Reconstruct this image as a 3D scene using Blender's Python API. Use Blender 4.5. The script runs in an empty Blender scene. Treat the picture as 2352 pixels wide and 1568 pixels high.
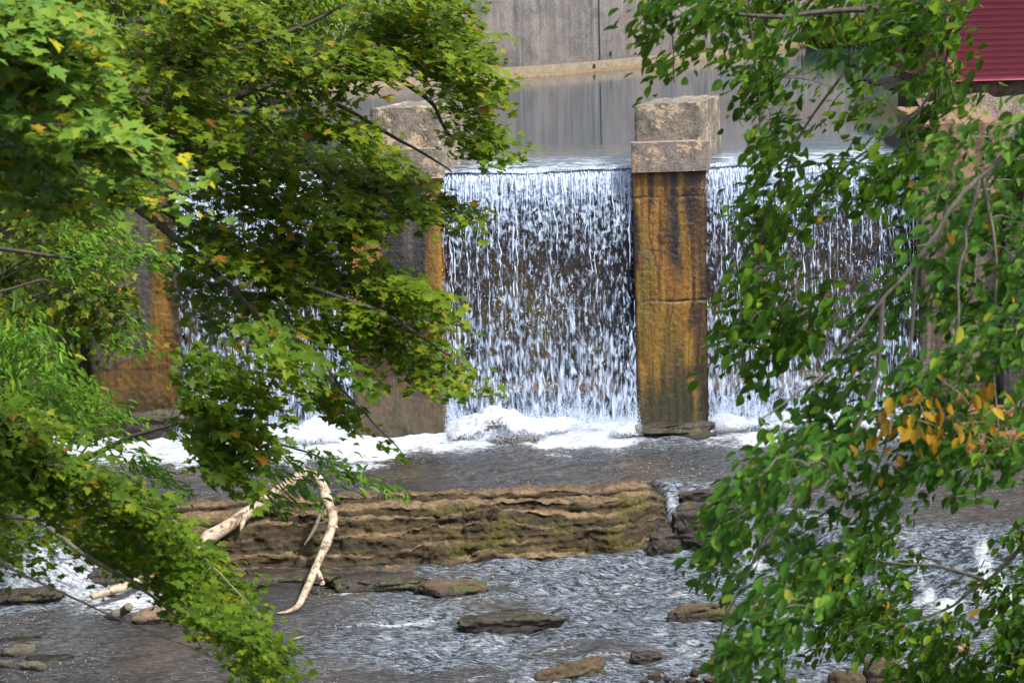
import bpy, math, random
import numpy as np
from mathutils import Matrix, Vector

R = math.radians
rng = np.random.default_rng(7)
random.seed(7)
scene = bpy.context.scene
COL = scene.collection

# ------------------------------------------------------------------ camera
CAMZ = 8.0
PITCH, ROLL, LENS = 10.5, -1.6, 70.0
cam_d = bpy.data.cameras.new("camera")
cam = bpy.data.objects.new("camera", cam_d)
COL.objects.link(cam)
cam_d.lens = LENS
cam_d.sensor_width = 36.0
cam_d.clip_start = 0.1
cam_d.clip_end = 2000
CAM_M = Matrix.Translation((0, 0, CAMZ)) @ Matrix.Rotation(R(90 - PITCH), 4, 'X') @ Matrix.Rotation(R(ROLL), 4, 'Z')
cam.matrix_world = CAM_M
cam_d.dof.use_dof = True
cam_d.dof.focus_distance = 28.5
cam_d.dof.aperture_fstop = 5.4
scene.camera = cam

# ------------------------------------------------------------------ light
SUN_EL, SUN_AZ = 54.0, 128.0      # azimuth measured from +Y towards +X
world = bpy.data.worlds.new("World")
scene.world = world
world.use_nodes = True
wn = world.node_tree
sky = wn.nodes.new("ShaderNodeTexSky")
sky.sky_type = 'NISHITA'
sky.sun_disc = False
sky.sun_elevation = R(SUN_EL)
sky.sun_rotation = R(SUN_AZ)
sky.air_density = 1.0
sky.dust_density = 3.5
sky.ozone_density = 1.0
bg = wn.nodes["Background"]
bg.inputs["Strength"].default_value = 0.11
hsv = wn.nodes.new("ShaderNodeHueSaturation")     # thin overcast: a whiter sky
hsv.inputs["Saturation"].default_value = 0.6
wn.links.new(sky.outputs[0], hsv.inputs["Color"])
wn.links.new(hsv.outputs[0], bg.inputs[0])
sun_d = bpy.data.lights.new("sun", 'SUN')
sun_d.energy = 2.4
sun_d.angle = R(5)
sun_d.color = (1.0, 0.95, 0.87)
sun = bpy.data.objects.new("sun", sun_d)
COL.objects.link(sun)
sdir = Vector((math.sin(R(SUN_AZ)) * math.cos(R(SUN_EL)), math.cos(R(SUN_AZ)) * math.cos(R(SUN_EL)), math.sin(R(SUN_EL))))
sun.rotation_euler = sdir.to_track_quat('Z', 'Y').to_euler()
sun.location = sdir * 60
scene.view_settings.view_transform = 'Standard'
scene.view_settings.look = 'None'
scene.view_settings.exposure = 1.5
scene.view_settings.gamma = 1
scene.render.engine = 'CYCLES'
scene.cycles.use_denoising = True
scene.cycles.max_bounces = 8
scene.cycles.transparent_max_bounces = 24
scene.cycles.caustics_reflective = False
scene.cycles.caustics_refractive = False
scene.cycles.sample_clamp_indirect = 6

# ------------------------------------------------------------------ helpers
FPX = 2352 * LENS / 36.0


def ray(px, py):
    d = CAM_M.to_3x3() @ Vector(((px - 1176) / FPX, -(py - 784) / FPX, -1.0))
    return d


def at_y(px, py, y):
    d = ray(px, py)
    t = y / d.y
    return Vector((d.x * t, y, CAMZ + d.z * t))


def at_z(px, py, z):
    d = ray(px, py)
    t = (z - CAMZ) / d.z
    return Vector((d.x * t, d.y * t, z))


RAYM = np.array(CAM_M.to_3x3())


def at_y_np(px, py, y):
    v = np.stack([(px - 1176) / FPX, -(py - 784) / FPX, -np.ones_like(px)], 1) @ RAYM.T
    t = y / v[:, 1]
    return np.stack([v[:, 0] * t, v[:, 1] * t, CAMZ + v[:, 2] * t], 1)


def _hash(ix, iy, iz, seed):
    h = (ix.astype(np.uint32) * np.uint32(374761393) + iy.astype(np.uint32) * np.uint32(668265263)
         + iz.astype(np.uint32) * np.uint32(2147483647) + np.uint32(seed * 974711 + 12345))
    h = (h ^ (h >> np.uint32(13))) * np.uint32(1274126177)
    h = (h ^ (h >> np.uint32(16))) * np.uint32(2246822519)
    h = h ^ (h >> np.uint32(15))
    return h.astype(np.float64) / 4294967295.0 * 2 - 1


def vnoise(x, y, z=0.0, seed=0):
    x, y, z = np.broadcast_arrays(np.asarray(x, float), np.asarray(y, float), np.asarray(z, float))
    fx, fy, fz = np.floor(x), np.floor(y), np.floor(z)
    ix, iy, iz = fx.astype(np.int64), fy.astype(np.int64), fz.astype(np.int64)
    u, v, w = x - fx, y - fy, z - fz
    u, v, w = (a * a * a * (a * (a * 6 - 15) + 10) for a in (u, v, w))
    r = 0
    for dx in (0, 1):
        for dy in (0, 1):
            for dz in (0, 1):
                r = r + _hash(ix + dx, iy + dy, iz + dz, seed) * (u if dx else 1 - u) * (v if dy else 1 - v) * (w if dz else 1 - w)
    return r


def fbm(x, y, z=0.0, oct=4, seed=0, gain=0.5):
    r, a, f = 0, 1.0, 1.0
    for o in range(oct):
        r = r + a * vnoise(np.asarray(x) * f, np.asarray(y) * f, np.asarray(z) * f, seed + o * 17)
        a *= gain
        f *= 2.03
    return r


def sstep(a, b, x):
    t = np.clip((np.asarray(x, float) - a) / (b - a), 0, 1)
    return t * t * (3 - 2 * t)


def mesh_obj(name, verts, polys, mat=None, parent=None, smooth=False, attrs=None, mats=None, mat_idx=None):
    """polys: list of int arrays (m,k) of different k, or python list of tuples."""
    me = bpy.data.meshes.new(name)
    verts = np.asarray(verts, np.float32)
    if isinstance(polys, np.ndarray):
        polys = [polys]
    if polys and not isinstance(polys[0], np.ndarray):
        me.from_pydata([tuple(v) for v in verts], [], polys)
    else:
        nl = sum(p.size for p in polys)
        npoly = sum(len(p) for p in polys)
        me.vertices.add(len(verts))
        me.vertices.foreach_set('co', verts.ravel())
        me.loops.add(nl)
        me.loops.foreach_set('vertex_index', np.concatenate([p.ravel() for p in polys]).astype(np.int32))
        me.polygons.add(npoly)
        sizes = np.concatenate([np.full(len(p), p.shape[1]) for p in polys])
        starts = np.concatenate([[0], np.cumsum(sizes)[:-1]])
        me.polygons.foreach_set('loop_start', starts.astype(np.int32))
        me.update(calc_edges=True)
    if attrs:
        for k, a in attrs.items():
            a = np.asarray(a, np.float32)
            if a.ndim == 1:
                at = me.attributes.new(k, 'FLOAT', 'POINT')
                at.data.foreach_set('value', a)
            else:
                at = me.attributes.new(k, 'FLOAT_COLOR', 'POINT')
                if a.shape[1] == 3:
                    a = np.concatenate([a, np.ones((len(a), 1), np.float32)], 1)
                at.data.foreach_set('color', a.ravel())
    if mats:
        for m in mats:
            me.materials.append(m)
        if mat_idx is not None:
            me.polygons.foreach_set('material_index', np.asarray(mat_idx, np.int32))
    elif mat:
        me.materials.append(mat)
    if smooth:
        me.polygons.foreach_set('use_smooth', np.ones(len(me.polygons), bool))
    me.validate()
    me.update()
    o = bpy.data.objects.new(name, me)
    COL.objects.link(o)
    if parent:
        o.parent = parent
    return o


def tag(o, label=None, cat=None, group=None, kind=None):
    if label:
        o['label'] = label
    if cat:
        o['category'] = cat
    if group:
        o['group'] = group
    if kind:
        o['kind'] = kind
    return o


def empty(name, loc, label, cat, group=None):
    o = bpy.data.objects.new(name, None)
    COL.objects.link(o)
    o.location = loc
    o.empty_display_size = 0.3
    return tag(o, label, cat, group)


def place(o, parent):
    """parent o (built in world coordinates) under an Empty without moving it"""
    o.parent = parent
    o.matrix_parent_inverse = Matrix.Translation(-Vector(parent.location))
    return o


def grid_faces(nu, nv):
    i = np.arange(nu - 1)[:, None] * nv + np.arange(nv - 1)[None, :]
    i = i.ravel()
    return np.stack([i, i + nv, i + nv + 1, i + 1], 1)


# ------------------------------------------------------------------ material helper
class G:
    def __init__(s, name):
        s.m = bpy.data.materials.new(name)
        s.m.use_nodes = True
        s.t = s.m.node_tree
        s.t.nodes.clear()
        s.out = s.t.nodes.new("ShaderNodeOutputMaterial")

    def n(s, typ, ins=None, **props):
        nd = s.t.nodes.new("ShaderNode" + typ)
        for k, v in props.items():
            setattr(nd, k, v)
        for k, v in (ins or {}).items():
            if isinstance(v, bpy.types.NodeSocket):
                s.t.links.new(v, nd.inputs[k])
            else:
                nd.inputs[k].default_value = v
        return nd

    def coord(s, scale=(1, 1, 1), which="Object"):
        c = s.n("TexCoord")
        return s.n("Mapping", {"Vector": c.outputs[which], "Scale": scale}).outputs[0]

    def noise(s, vec, scale, detail=4, rough=0.55, dist=0.0):
        return s.n("TexNoise", {"Vector": vec, "Scale": scale, "Detail": detail, "Roughness": rough, "Distortion": dist}).outputs["Fac"]

    def ramp(s, fac, stops, interp='LINEAR'):
        nd = s.n("ValToRGB", {"Fac": fac})
        cr = nd.color_ramp
        cr.interpolation = interp
        while len(cr.elements) < len(stops):
            cr.elements.new(0.5)
        for e, (p, c) in zip(cr.elements, stops):
            e.position = p
            e.color = (*c, 1) if not isinstance(c, (int, float)) else (c, c, c, 1)
        return nd.outputs["Color"]

    def mix(s, fac, a, b, blend='MIX'):
        nd = s.n("Mix", data_type='RGBA', blend_type=blend)
        for sock, v in ((nd.inputs[0], fac), (nd.inputs[6], a), (nd.inputs[7], b)):
            if isinstance(v, bpy.types.NodeSocket):
                s.t.links.new(v, sock)
            else:
                sock.default_value = v if isinstance(v, (int, float)) else (*v[:3], 1)
        return nd.outputs[2]

    def math(s, op, a, b=0.0, clamp=False):
        nd = s.n("Math", {0: a, 1: b}, operation=op)
        nd.use_clamp = clamp
        return nd.outputs[0]

    def attr(s, name, fac=True):
        nd = s.n("Attribute", attribute_name=name)
        return nd.outputs["Fac" if fac else "Color"]

    def bump(s, h, strength=0.5, dist=0.02, normal=None):
        ins = {"Height": h, "Strength": strength, "Distance": dist}
        if normal:
            ins["Normal"] = normal
        return s.n("Bump", ins).outputs[0]

    def bsdf(s, **k):
        nd = s.n("BsdfPrincipled")
        for key, v in k.items():
            key = {"base": "Base Color", "rough": "Roughness", "spec": "Specular IOR Level", "normal": "Normal", "ior": "IOR", "coat": "Coat Weight"}[key]
            if isinstance(v, bpy.types.NodeSocket):
                s.t.links.new(v, nd.inputs[key])
            else:
                nd.inputs[key].default_value = (*v, 1) if isinstance(v, tuple) else v
        return nd.outputs[0]

    def done(s, shader):
        s.t.links.new(shader, s.out.inputs[0])
        return s.m


def leaf_mat(name, stops, trans=(0.22, 0.34, 0.03), tfac=0.42, rough=0.5, spec=0.14):
    g = G(name)
    t = g.attr('tint')
    col = g.ramp(t, stops)
    v = g.noise(g.coord(), 60, 2)
    col = g.mix(g.math('MULTIPLY', v, 0.5), col, g.mix(1.0, col, (0.55, 0.6, 0.5), 'MULTIPLY'))
    p = g.bsdf(base=col, rough=rough, spec=spec)
    tcol = g.mix(0.5, col, trans)
    tr = g.n("BsdfTranslucent", {"Color": tcol}).outputs[0]
    sh = g.n("MixShader", {0: tfac, 1: p, 2: tr}).outputs[0]
    return g.done(sh)


def bark_mat(name, a, b):
    g = G(name)
    c = g.coord((1, 1, 0.3))
    n = g.noise(c, 30, 5)
    return g.done(g.bsdf(base=g.ramp(n, [(0.3, a), (0.7, b)]), rough=0.85, normal=g.bump(n, 0.6, 0.01)))


M = {}
M['maple'] = leaf_mat('maple_leaf', [(0.0, (0.032, 0.068, 0.006)), (0.35, (0.072, 0.132, 0.009)), (0.7, (0.135, 0.20, 0.012)), (0.9, (0.23, 0.25, 0.010)), (0.965, (0.27, 0.19, 0.012)), (1.0, (0.20, 0.06, 0.02))])
M['maple_light'] = leaf_mat('maple_leaf_pale', [(0.0, (0.045, 0.105, 0.015)), (0.5, (0.11, 0.21, 0.03)), (0.85, (0.19, 0.27, 0.03)), (0.95, (0.36, 0.33, 0.012)), (1.0, (0.24, 0.09, 0.03))], tfac=0.35)
M['young'] = leaf_mat('young_leaf', [(0.0, (0.03, 0.09, 0.006)), (0.5, (0.075, 0.20, 0.012)), (0.9, (0.16, 0.29, 0.018)), (1.0, (0.25, 0.24, 0.02))], rough=0.42, spec=0.18)
M['beech_dark'] = leaf_mat('dark_oval_leaf', [(0.0, (0.010, 0.034, 0.004)), (0.45, (0.030, 0.085, 0.006)), (0.75, (0.065, 0.145, 0.010)), (0.94, (0.13, 0.215, 0.014)), (0.985, (0.18, 0.22, 0.015)), (1.0, (0.32, 0.15, 0.012))], rough=0.5, tfac=0.42, spec=0.07)
M['beech'] = leaf_mat('oval_leaf', [(0.0, (0.014, 0.048, 0.008)), (0.45, (0.038, 0.115, 0.014)), (0.75, (0.075, 0.175, 0.022)), (0.94, (0.14, 0.235, 0.03)), (0.98, (0.2, 0.24, 0.02)), (1.0, (0.42, 0.2, 0.012))], rough=0.5, tfac=0.38, spec=0.08)
M['yellow'] = leaf_mat('yellow_leaf', [(0.0, (0.14, 0.09, 0.012)), (0.5, (0.30, 0.16, 0.010)), (1.0, (0.40, 0.25, 0.014))], trans=(0.5, 0.25, 0.02))
M['shrub'] = leaf_mat('shrub_leaf', [(0.0, (0.018, 0.042, 0.005)), (0.5, (0.050, 0.090, 0.009)), (0.9, (0.16, 0.18, 0.010)), (0.98, (0.22, 0.2, 0.008)), (1.0, (0.3, 0.12, 0.01))])
M['willow'] = leaf_mat('willow_leaf', [(0.0, (0.09, 0.21, 0.02)), (0.5, (0.18, 0.34, 0.03)), (1.0, (0.3, 0.46, 0.05))], trans=(0.3, 0.5, 0.05))
M['bark'] = bark_mat('dark_bark', (0.018, 0.014, 0.011), (0.06, 0.05, 0.04))
M['bark_grey'] = bark_mat('grey_bark', (0.07, 0.065, 0.05), (0.17, 0.15, 0.12))

# driftwood
g = G('driftwood')
c = g.coord()
n1 = g.noise(c, 6, 4)
n2 = g.noise(g.coord((1, 1, 1)), 40, 3)
col = g.ramp(n1, [(0.3, (0.17, 0.12, 0.078)), (0.5, (0.32, 0.255, 0.185)), (0.75, (0.44, 0.375, 0.295))])
col = g.mix(g.ramp(g.noise(c, 11, 5, 0.7), [(0.54, 0.0), (0.60, 1.0)]), col, (0.085, 0.05, 0.027))
crk = g.noise(g.coord((9, 9, 26)), 1.0, 5, 0.75)
col = g.mix(g.ramp(crk, [(0.34, 0.7), (0.46, 0.0)]), col, (0.10, 0.07, 0.045))
M['driftwood'] = g.done(g.bsdf(base=col, rough=0.7, normal=g.bump(n2, 0.4, 0.01)))

# concrete of the back wall
g = G('stained_concrete_wall')
c = g.n("TexCoord").outputs["Object"]
streak = g.noise(g.coord((3.0, 3.0, 0.12)), 1.6, 5, 0.65)
streak2 = g.noise(g.coord((9.0, 9.0, 0.2)), 1.5, 4, 0.6)
fine = g.noise(c, 14, 6, 0.7)
big = g.noise(c, 0.45, 3)
col = g.ramp(streak, [(0.3, (0.034, 0.035, 0.037)), (0.44, (0.082, 0.079, 0.077)), (0.58, (0.132, 0.12, 0.112)), (0.72, (0.19, 0.168, 0.152))])
col = g.mix(g.ramp(streak2, [(0.35, 0.0), (0.7, 0.65)]), col, (0.07, 0.072, 0.078))
blot = g.noise(c, 1.3, 6, 0.75, 0.6)
col = g.mix(g.ramp(blot, [(0.44, 0.7), (0.53, 0.0)]), col, g.mix(1.0, col, (0.42, 0.43, 0.45), 'MULTIPLY'))
col = g.mix(g.ramp(blot, [(0.58, 0.0), (0.68, 0.45)]), col, (0.23, 0.2, 0.175))
col = g.mix(g.ramp(big, [(0.42, 0.0), (0.66, 0.6)]), col, (0.145, 0.118, 0.102))
col = g.mix(g.ramp(fine, [(0.40, 0.75), (0.55, 0.0)]), col, g.mix(1.0, col, (0.6, 0.58, 0.58), 'MULTIPLY'))
orange = g.noise(g.coord((2.2, 2.2, 0.5)), 1.1, 4, 0.7)
col = g.mix(g.ramp(orange, [(0.66, 0.0), (0.74, 0.6)]), col, (0.26, 0.15, 0.05))
M['wallconc'] = g.done(g.bsdf(base=col, rough=0.85, normal=g.bump(fine, 0.35, 0.02)))

g = G('footing_concrete')
c = g.coord()
n = g.noise(c, 6, 5)
M['footing'] = g.done(g.bsdf(base=g.ramp(n, [(0.3, (0.085, 0.066, 0.042)), (0.7, (0.15, 0.118, 0.082))]), rough=0.8))
g = G('wet_footing_edge')
M['footwet'] = g.done(g.bsdf(base=g.ramp(g.noise(g.coord(), 12, 4), [(0.3, (0.07, 0.045, 0.02)), (0.7, (0.16, 0.11, 0.05))]), rough=0.5))
g = G('dark_hole')
M['dark'] = g.done(g.bsdf(base=(0.006, 0.006, 0.006), rough=0.9))

# stained wet dam concrete: colour painted by mineral stains stored on the mesh
g = G('stained_dam_concrete')
c = g.coord()
base = g.attr('stain', False)
fine = g.noise(c, 22, 6, 0.7)
lump = g.noise(c, 60, 3, 0.6)
streak = g.noise(g.coord((14, 14, 0.6)), 1.0, 4, 0.6)
col = g.mix(g.ramp(streak, [(0.36, 0.8), (0.54, 0.0)]), base, g.mix(1.0, base, (0.36, 0.30, 0.26), 'MULTIPLY'))
col = g.mix(g.ramp(fine, [(0.36, 0.8), (0.52, 0.0)]), col, g.mix(1.0, col, (0.4, 0.38, 0.36), 'MULTIPLY'))
col = g.mix(g.ramp(fine, [(0.6, 0.0), (0.72, 0.5)]), col, g.mix(1.0, col, (1.5, 1.4, 1.3), 'MULTIPLY'))
wet = g.attr('wet')
rough = g.ramp(wet, [(0.0, 0.85), (1.0, 0.17)])
bh = g.mix(0.5, fine, lump)
M['dam'] = g.done(g.bsdf(base=col, rough=rough, spec=0.5, normal=g.bump(bh, 0.95, 0.025)))

# cap blocks
def cap_mat(name, dark, mid, patch, thr):
    g = G(name)
    c = g.coord()
    n = g.noise(c, 3.2, 8, 0.72)
    f = g.noise(c, 26, 6, 0.7)
    col = g.ramp(g.noise(c, 5, 6, 0.7), [(0.35, dark), (0.62, mid)])
    n = g.math('ADD', n, g.math('MULTIPLY', g.math('SUBTRACT', g.noise(c, 34, 4, 0.7), 0.5), 0.22))
    col = g.mix(g.ramp(n, [(thr, 0.0), (thr + 0.03, 1.0)]), col, patch)
    col = g.mix(g.ramp(f, [(0.36, 0.9), (0.46, 0.0)]), col, g.mix(1.0, col, (0.35, 0.33, 0.32), 'MULTIPLY'))
    col = g.mix(g.ramp(f, [(0.6, 0.0), (0.7, 0.6)]), col, g.mix(1.0, col, (1.5, 1.45, 1.4), 'MULTIPLY'))
    lich = g.noise(c, 9, 3, 0.6)
    col = g.mix(g.ramp(lich, [(0.74, 0.0), (0.77, 1.0)]), col, (0.40, 0.22, 0.04))
    return g.done(g.bsdf(base=col, rough=0.9, normal=g.bump(f, 0.8, 0.03)))

M['cap'] = cap_mat('peeling_cap_concrete', (0.10, 0.085, 0.078), (0.21, 0.175, 0.155), (0.40, 0.27, 0.17), 0.55)
M['block'] = cap_mat('weathered_block_concrete', (0.065, 0.058, 0.050), (0.20, 0.172, 0.138), (0.36, 0.28, 0.19), 0.555)
M['tan'] = cap_mat('tan_abutment_concrete', (0.2, 0.135, 0.08), (0.33, 0.22, 0.135), (0.5, 0.38, 0.25), 0.6)

# bedrock
g = G('bedrock')
c = g.coord()
geo = g.n("NewGeometry")
nz = g.n("SeparateXYZ", {0: geo.outputs["Normal"]}).outputs[2]
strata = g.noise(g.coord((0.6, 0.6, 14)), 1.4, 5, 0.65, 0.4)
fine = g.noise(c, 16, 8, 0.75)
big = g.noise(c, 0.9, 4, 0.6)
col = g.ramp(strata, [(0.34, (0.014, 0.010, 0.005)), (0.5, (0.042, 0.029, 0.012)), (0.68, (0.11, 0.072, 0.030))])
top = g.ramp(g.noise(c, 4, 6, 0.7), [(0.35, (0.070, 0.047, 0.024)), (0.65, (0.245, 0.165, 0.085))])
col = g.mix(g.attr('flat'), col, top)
moss = g.math('MULTIPLY', g.ramp(g.noise(c, 1.5, 6, 0.72), [(0.43, 0.0), (0.53, 0.92)]), g.attr('moss'))
col = g.mix(moss, col, g.ramp(fine, [(0.35, (0.026, 0.024, 0.003)), (0.62, (0.090, 0.080, 0.007))]))
col = g.mix(g.ramp(fine, [(0.38, 0.8), (0.5, 0.0)]), col, g.mix(1.0, col, (0.3, 0.27, 0.25), 'MULTIPLY'))
col = g.mix(g.attr('wet'), col, g.mix(1.0, col, (0.6, 0.55, 0.55), 'MULTIPLY'))
M['rock'] = g.done(g.bsdf(base=col, rough=g.ramp(g.attr('wet'), [(0, 0.9), (1, 0.35)]), normal=g.bump(fine, 1.0, 0.05)))

def rock_mat(name, a, b, mossy=0.0, rough=0.7):
    g = G(name)
    c = g.coord()
    fine = g.noise(c, 18, 7, 0.72)
    st = g.noise(g.coord((1, 1, 6)), 2.5, 5, 0.65)
    col = g.ramp(st, [(0.32, a), (0.68, b)])
    if mossy:
        nz = g.n("SeparateXYZ", {0: g.n("NewGeometry").outputs["Normal"]}).outputs[2]
        mk = g.math('MULTIPLY', g.ramp(g.noise(c, 4, 5, 0.7), [(0.62 - mossy * 0.2, 0.0), (0.7 - mossy * 0.2, 1.0)]), g.ramp(nz, [(0.1, 0.0), (0.6, 1.0)]))
        col = g.mix(mk, col, (0.055, 0.06, 0.01))
    col = g.mix(g.ramp(fine, [(0.38, 0.8), (0.5, 0.0)]), col, g.mix(1.0, col, (0.35, 0.32, 0.3), 'MULTIPLY'))
    oz = g.n("SeparateXYZ", {0: c}).outputs[2]
    oz = g.math('ADD', oz, g.math('MULTIPLY', g.math('SUBTRACT', fine, 0.5), 0.06))
    wl = g.ramp(g.math('MULTIPLY', oz, 10.0), [(0.2, 1.0), (0.75, 0.0)])
    col = g.mix(wl, col, g.mix(1.0, col, (0.25, 0.23, 0.22), 'MULTIPLY'))
    return g.done(g.bsdf(base=col, rough=g.ramp(wl, [(0, rough), (1, 0.25)]), normal=g.bump(fine, 0.9, 0.04)))

M['r_brown'] = rock_mat('brown_stone', (0.030, 0.020, 0.011), (0.12, 0.078, 0.042), 0.5)
M['r_wet'] = rock_mat('wet_dark_stone', (0.010, 0.008, 0.006), (0.050, 0.036, 0.024), 0.45, 0.25)
M['r_tan'] = rock_mat('tan_stone', (0.20, 0.13, 0.075), (0.36, 0.25, 0.155), 0.0)
M['r_pink'] = rock_mat('pinkish_stone', (0.11, 0.07, 0.045), (0.23, 0.155, 0.105), 0.2)
M['r_grey'] = rock_mat('grey_stone', (0.07, 0.062, 0.048), (0.2, 0.175, 0.135), 0.6)
M['r_orange'] = rock_mat('orange_brown_stone', (0.028, 0.017, 0.009), (0.095, 0.056, 0.025), 0.7)
M['r_rust'] = rock_mat('rusty_stone', (0.10, 0.035, 0.012), (0.25, 0.10, 0.035), 0.0, 0.45)

# ground
g = G('bank_soil')
c = g.coord()
n = g.noise(c, 2.5, 8, 0.7)
M['soil'] = g.done(g.bsdf(base=g.ramp(n, [(0.35, (0.018, 0.02, 0.008)), (0.55, (0.04, 0.045, 0.015)), (0.75, (0.08, 0.06, 0.035))]), rough=0.95, normal=g.bump(n, 0.8, 0.1)))

# flowing water
g = G('stream_water')
tc = g.n("TexCoord").outputs["Object"]
foam = g.attr('foam')
rough_w = g.attr('chop')
flow = g.n("Mapping", {"Vector": tc, "Rotation": (0, 0, R(-24)), "Scale": (0.75, 3.1, 1.0)}).outputs[0]
n1 = g.noise(flow, 6, 6, 0.68, 0.7)
n2 = g.noise(flow, 17, 5, 0.65, 0.6)
n3 = g.noise(flow, 3.0, 5, 0.7, 1.2)
bedn = g.noise(tc, 0.9, 5, 0.65)
bed = g.ramp(bedn, [(0.35, (0.011, 0.009, 0.006)), (0.55, (0.028, 0.020, 0.011)), (0.75, (0.062, 0.042, 0.023))])
bed = g.mix(g.math('MULTIPLY', rough_w, 0.8), bed, (0.013, 0.016, 0.017))
fm = g.math('ADD', foam, g.math('MULTIPLY', g.math('SUBTRACT', n2, 0.5), 1.3))
fm = g.math('ADD', fm, g.math('MULTIPLY', g.math('SUBTRACT', n3, 0.5), 1.0))
n4 = g.noise(tc, 13, 5, 0.75, 0.3)
fm = g.math('ADD', fm, g.math('MULTIPLY', g.math('SUBTRACT', n4, 0.5), 1.2))
fmask = g.ramp(fm, [(0.46, 0.0), (0.95, 1.0)])
vor = g.n("TexVoronoi", {"Vector": tc, "Scale": 17.0, "Randomness": 1.0}).outputs["Distance"]
bub = g.math('MULTIPLY', g.ramp(vor, [(0.10, 1.0), (0.16, 0.0)]), g.ramp(g.noise(tc, 1.3, 3), [(0.48, 0.0), (0.6, 0.8)]))
fmask = g.math('MAXIMUM', fmask, bub)
sky_sheen = g.math('MULTIPLY', g.ramp(g.noise(flow, 11, 6, 0.78, 0.45), [(0.45, 0.0), (0.64, 1.0)]), g.ramp(rough_w, [(0.12, 0.10), (0.7, 0.95)]))  # silver-blue sky reflection on choppy water, painted into the base colour
bed = g.mix(sky_sheen, bed, (0.27, 0.33, 0.41))
wcol = g.mix(fmask, bed, (0.46, 0.50, 0.55))
bh = g.math('ADD', g.math('MULTIPLY', n1, 0.7), g.math('MULTIPLY', n2, 0.35))
nrm = g.n("Bump", {"Height": bh, "Strength": g.math('ADD', g.math('MULTIPLY', rough_w, 0.6), 0.34), "Distance": 0.09}).outputs[0]
M['stream'] = g.done(g.bsdf(base=wcol, rough=g.ramp(fmask, [(0, 0.07), (1, 0.6)]), ior=1.33, spec=0.5, normal=nrm))

# pond
g = G('pond_water')
tc = g.n("TexCoord").outputs["Object"]
w1 = g.noise(g.n("Mapping", {"Vector": tc, "Scale": (0.5, 3.0, 1)}).outputs[0], 5.0, 4, 0.55)
w2 = g.noise(g.n("Mapping", {"Vector": tc, "Scale": (0.9, 4.0, 1)}).outputs[0], 1.6, 3, 0.5, 0.6)
acc = g.attr('chop')
hh = g.math('ADD', w1, g.math('MULTIPLY', g.math('MULTIPLY', w2, acc), 5.0))
nrm = g.n("Bump", {"Height": hh, "Strength": g.math('ADD', g.math('MULTIPLY', acc, 0.22), 0.06), "Distance": 0.016}).outputs[0]
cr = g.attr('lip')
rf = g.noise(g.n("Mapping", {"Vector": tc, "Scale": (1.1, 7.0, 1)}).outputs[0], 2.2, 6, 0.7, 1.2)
wm = g.math('MULTIPLY', g.ramp(rf, [(0.47, 0.0), (0.62, 1.0)]), cr)  # white streaks along the lip: foam plus sky sheen painted into the colour
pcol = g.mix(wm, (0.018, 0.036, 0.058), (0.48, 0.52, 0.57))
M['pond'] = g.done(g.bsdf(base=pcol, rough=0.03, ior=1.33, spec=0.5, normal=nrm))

# falling water
def fall_mat(name, sc, seed):
    g = G(name)
    u, v, thr = g.attr('fu'), g.attr('fv'), g.attr('thr')
    vec = g.n("CombineXYZ", {0: g.math('MULTIPLY', u, 14.0 * sc), 1: g.math('MULTIPLY', v, 31.0 * sc), 2: float(seed)}).outputs[0]
    vec2 = g.n("CombineXYZ", {0: g.math('MULTIPLY', u, 46.0 * sc), 1: g.math('MULTIPLY', v, 7.0), 2: float(seed + 5)}).outputs[0]
    vec3 = g.n("CombineXYZ", {0: g.math('MULTIPLY', u, 2.2), 1: g.math('MULTIPLY', v, 14.0), 2: float(seed + 9)}).outputs[0]
    a = g.noise(vec, 1.0, 2, 0.55, 0.6)
    b = g.noise(vec2, 1.0, 3, 0.6)
    cl = g.noise(vec3, 1.0, 2)
    wa = g.ramp(v, [(0.02, 0.12), (0.42, 0.70)])
    tot = g.math('ADD', g.math('MULTIPLY', a, wa), g.math('MULTIPLY', b, g.math('SUBTRACT', 1.0, wa)))
    tot = g.math('ADD', tot, g.math('MULTIPLY', g.math('SUBTRACT', cl, 0.5), 0.16))
    d = g.math('SUBTRACT', tot, thr)
    alpha = g.ramp(g.math('ADD', d, 0.5), [(0.48, 0.0), (0.60, 0.92)])
    col = g.ramp(g.math('ADD', d, 0.5), [(0.5, (0.22, 0.31, 0.48)), (0.64, (0.66, 0.75, 0.90))])
    p = g.bsdf(base=col, rough=0.25, spec=0.5, normal=g.bump(tot, 0.6, 0.05))
    tl = g.n("BsdfTranslucent", {"Color": (0.85, 0.9, 1.0, 1)}).outputs[0]
    p = g.n("MixShader", {0: 0.25, 1: p, 2: tl}).outputs[0]
    tr = g.n("BsdfTransparent").outputs[0]
    return g.done(g.n("MixShader", {0: alpha, 1: tr, 2: p}).outputs[0])

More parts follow.
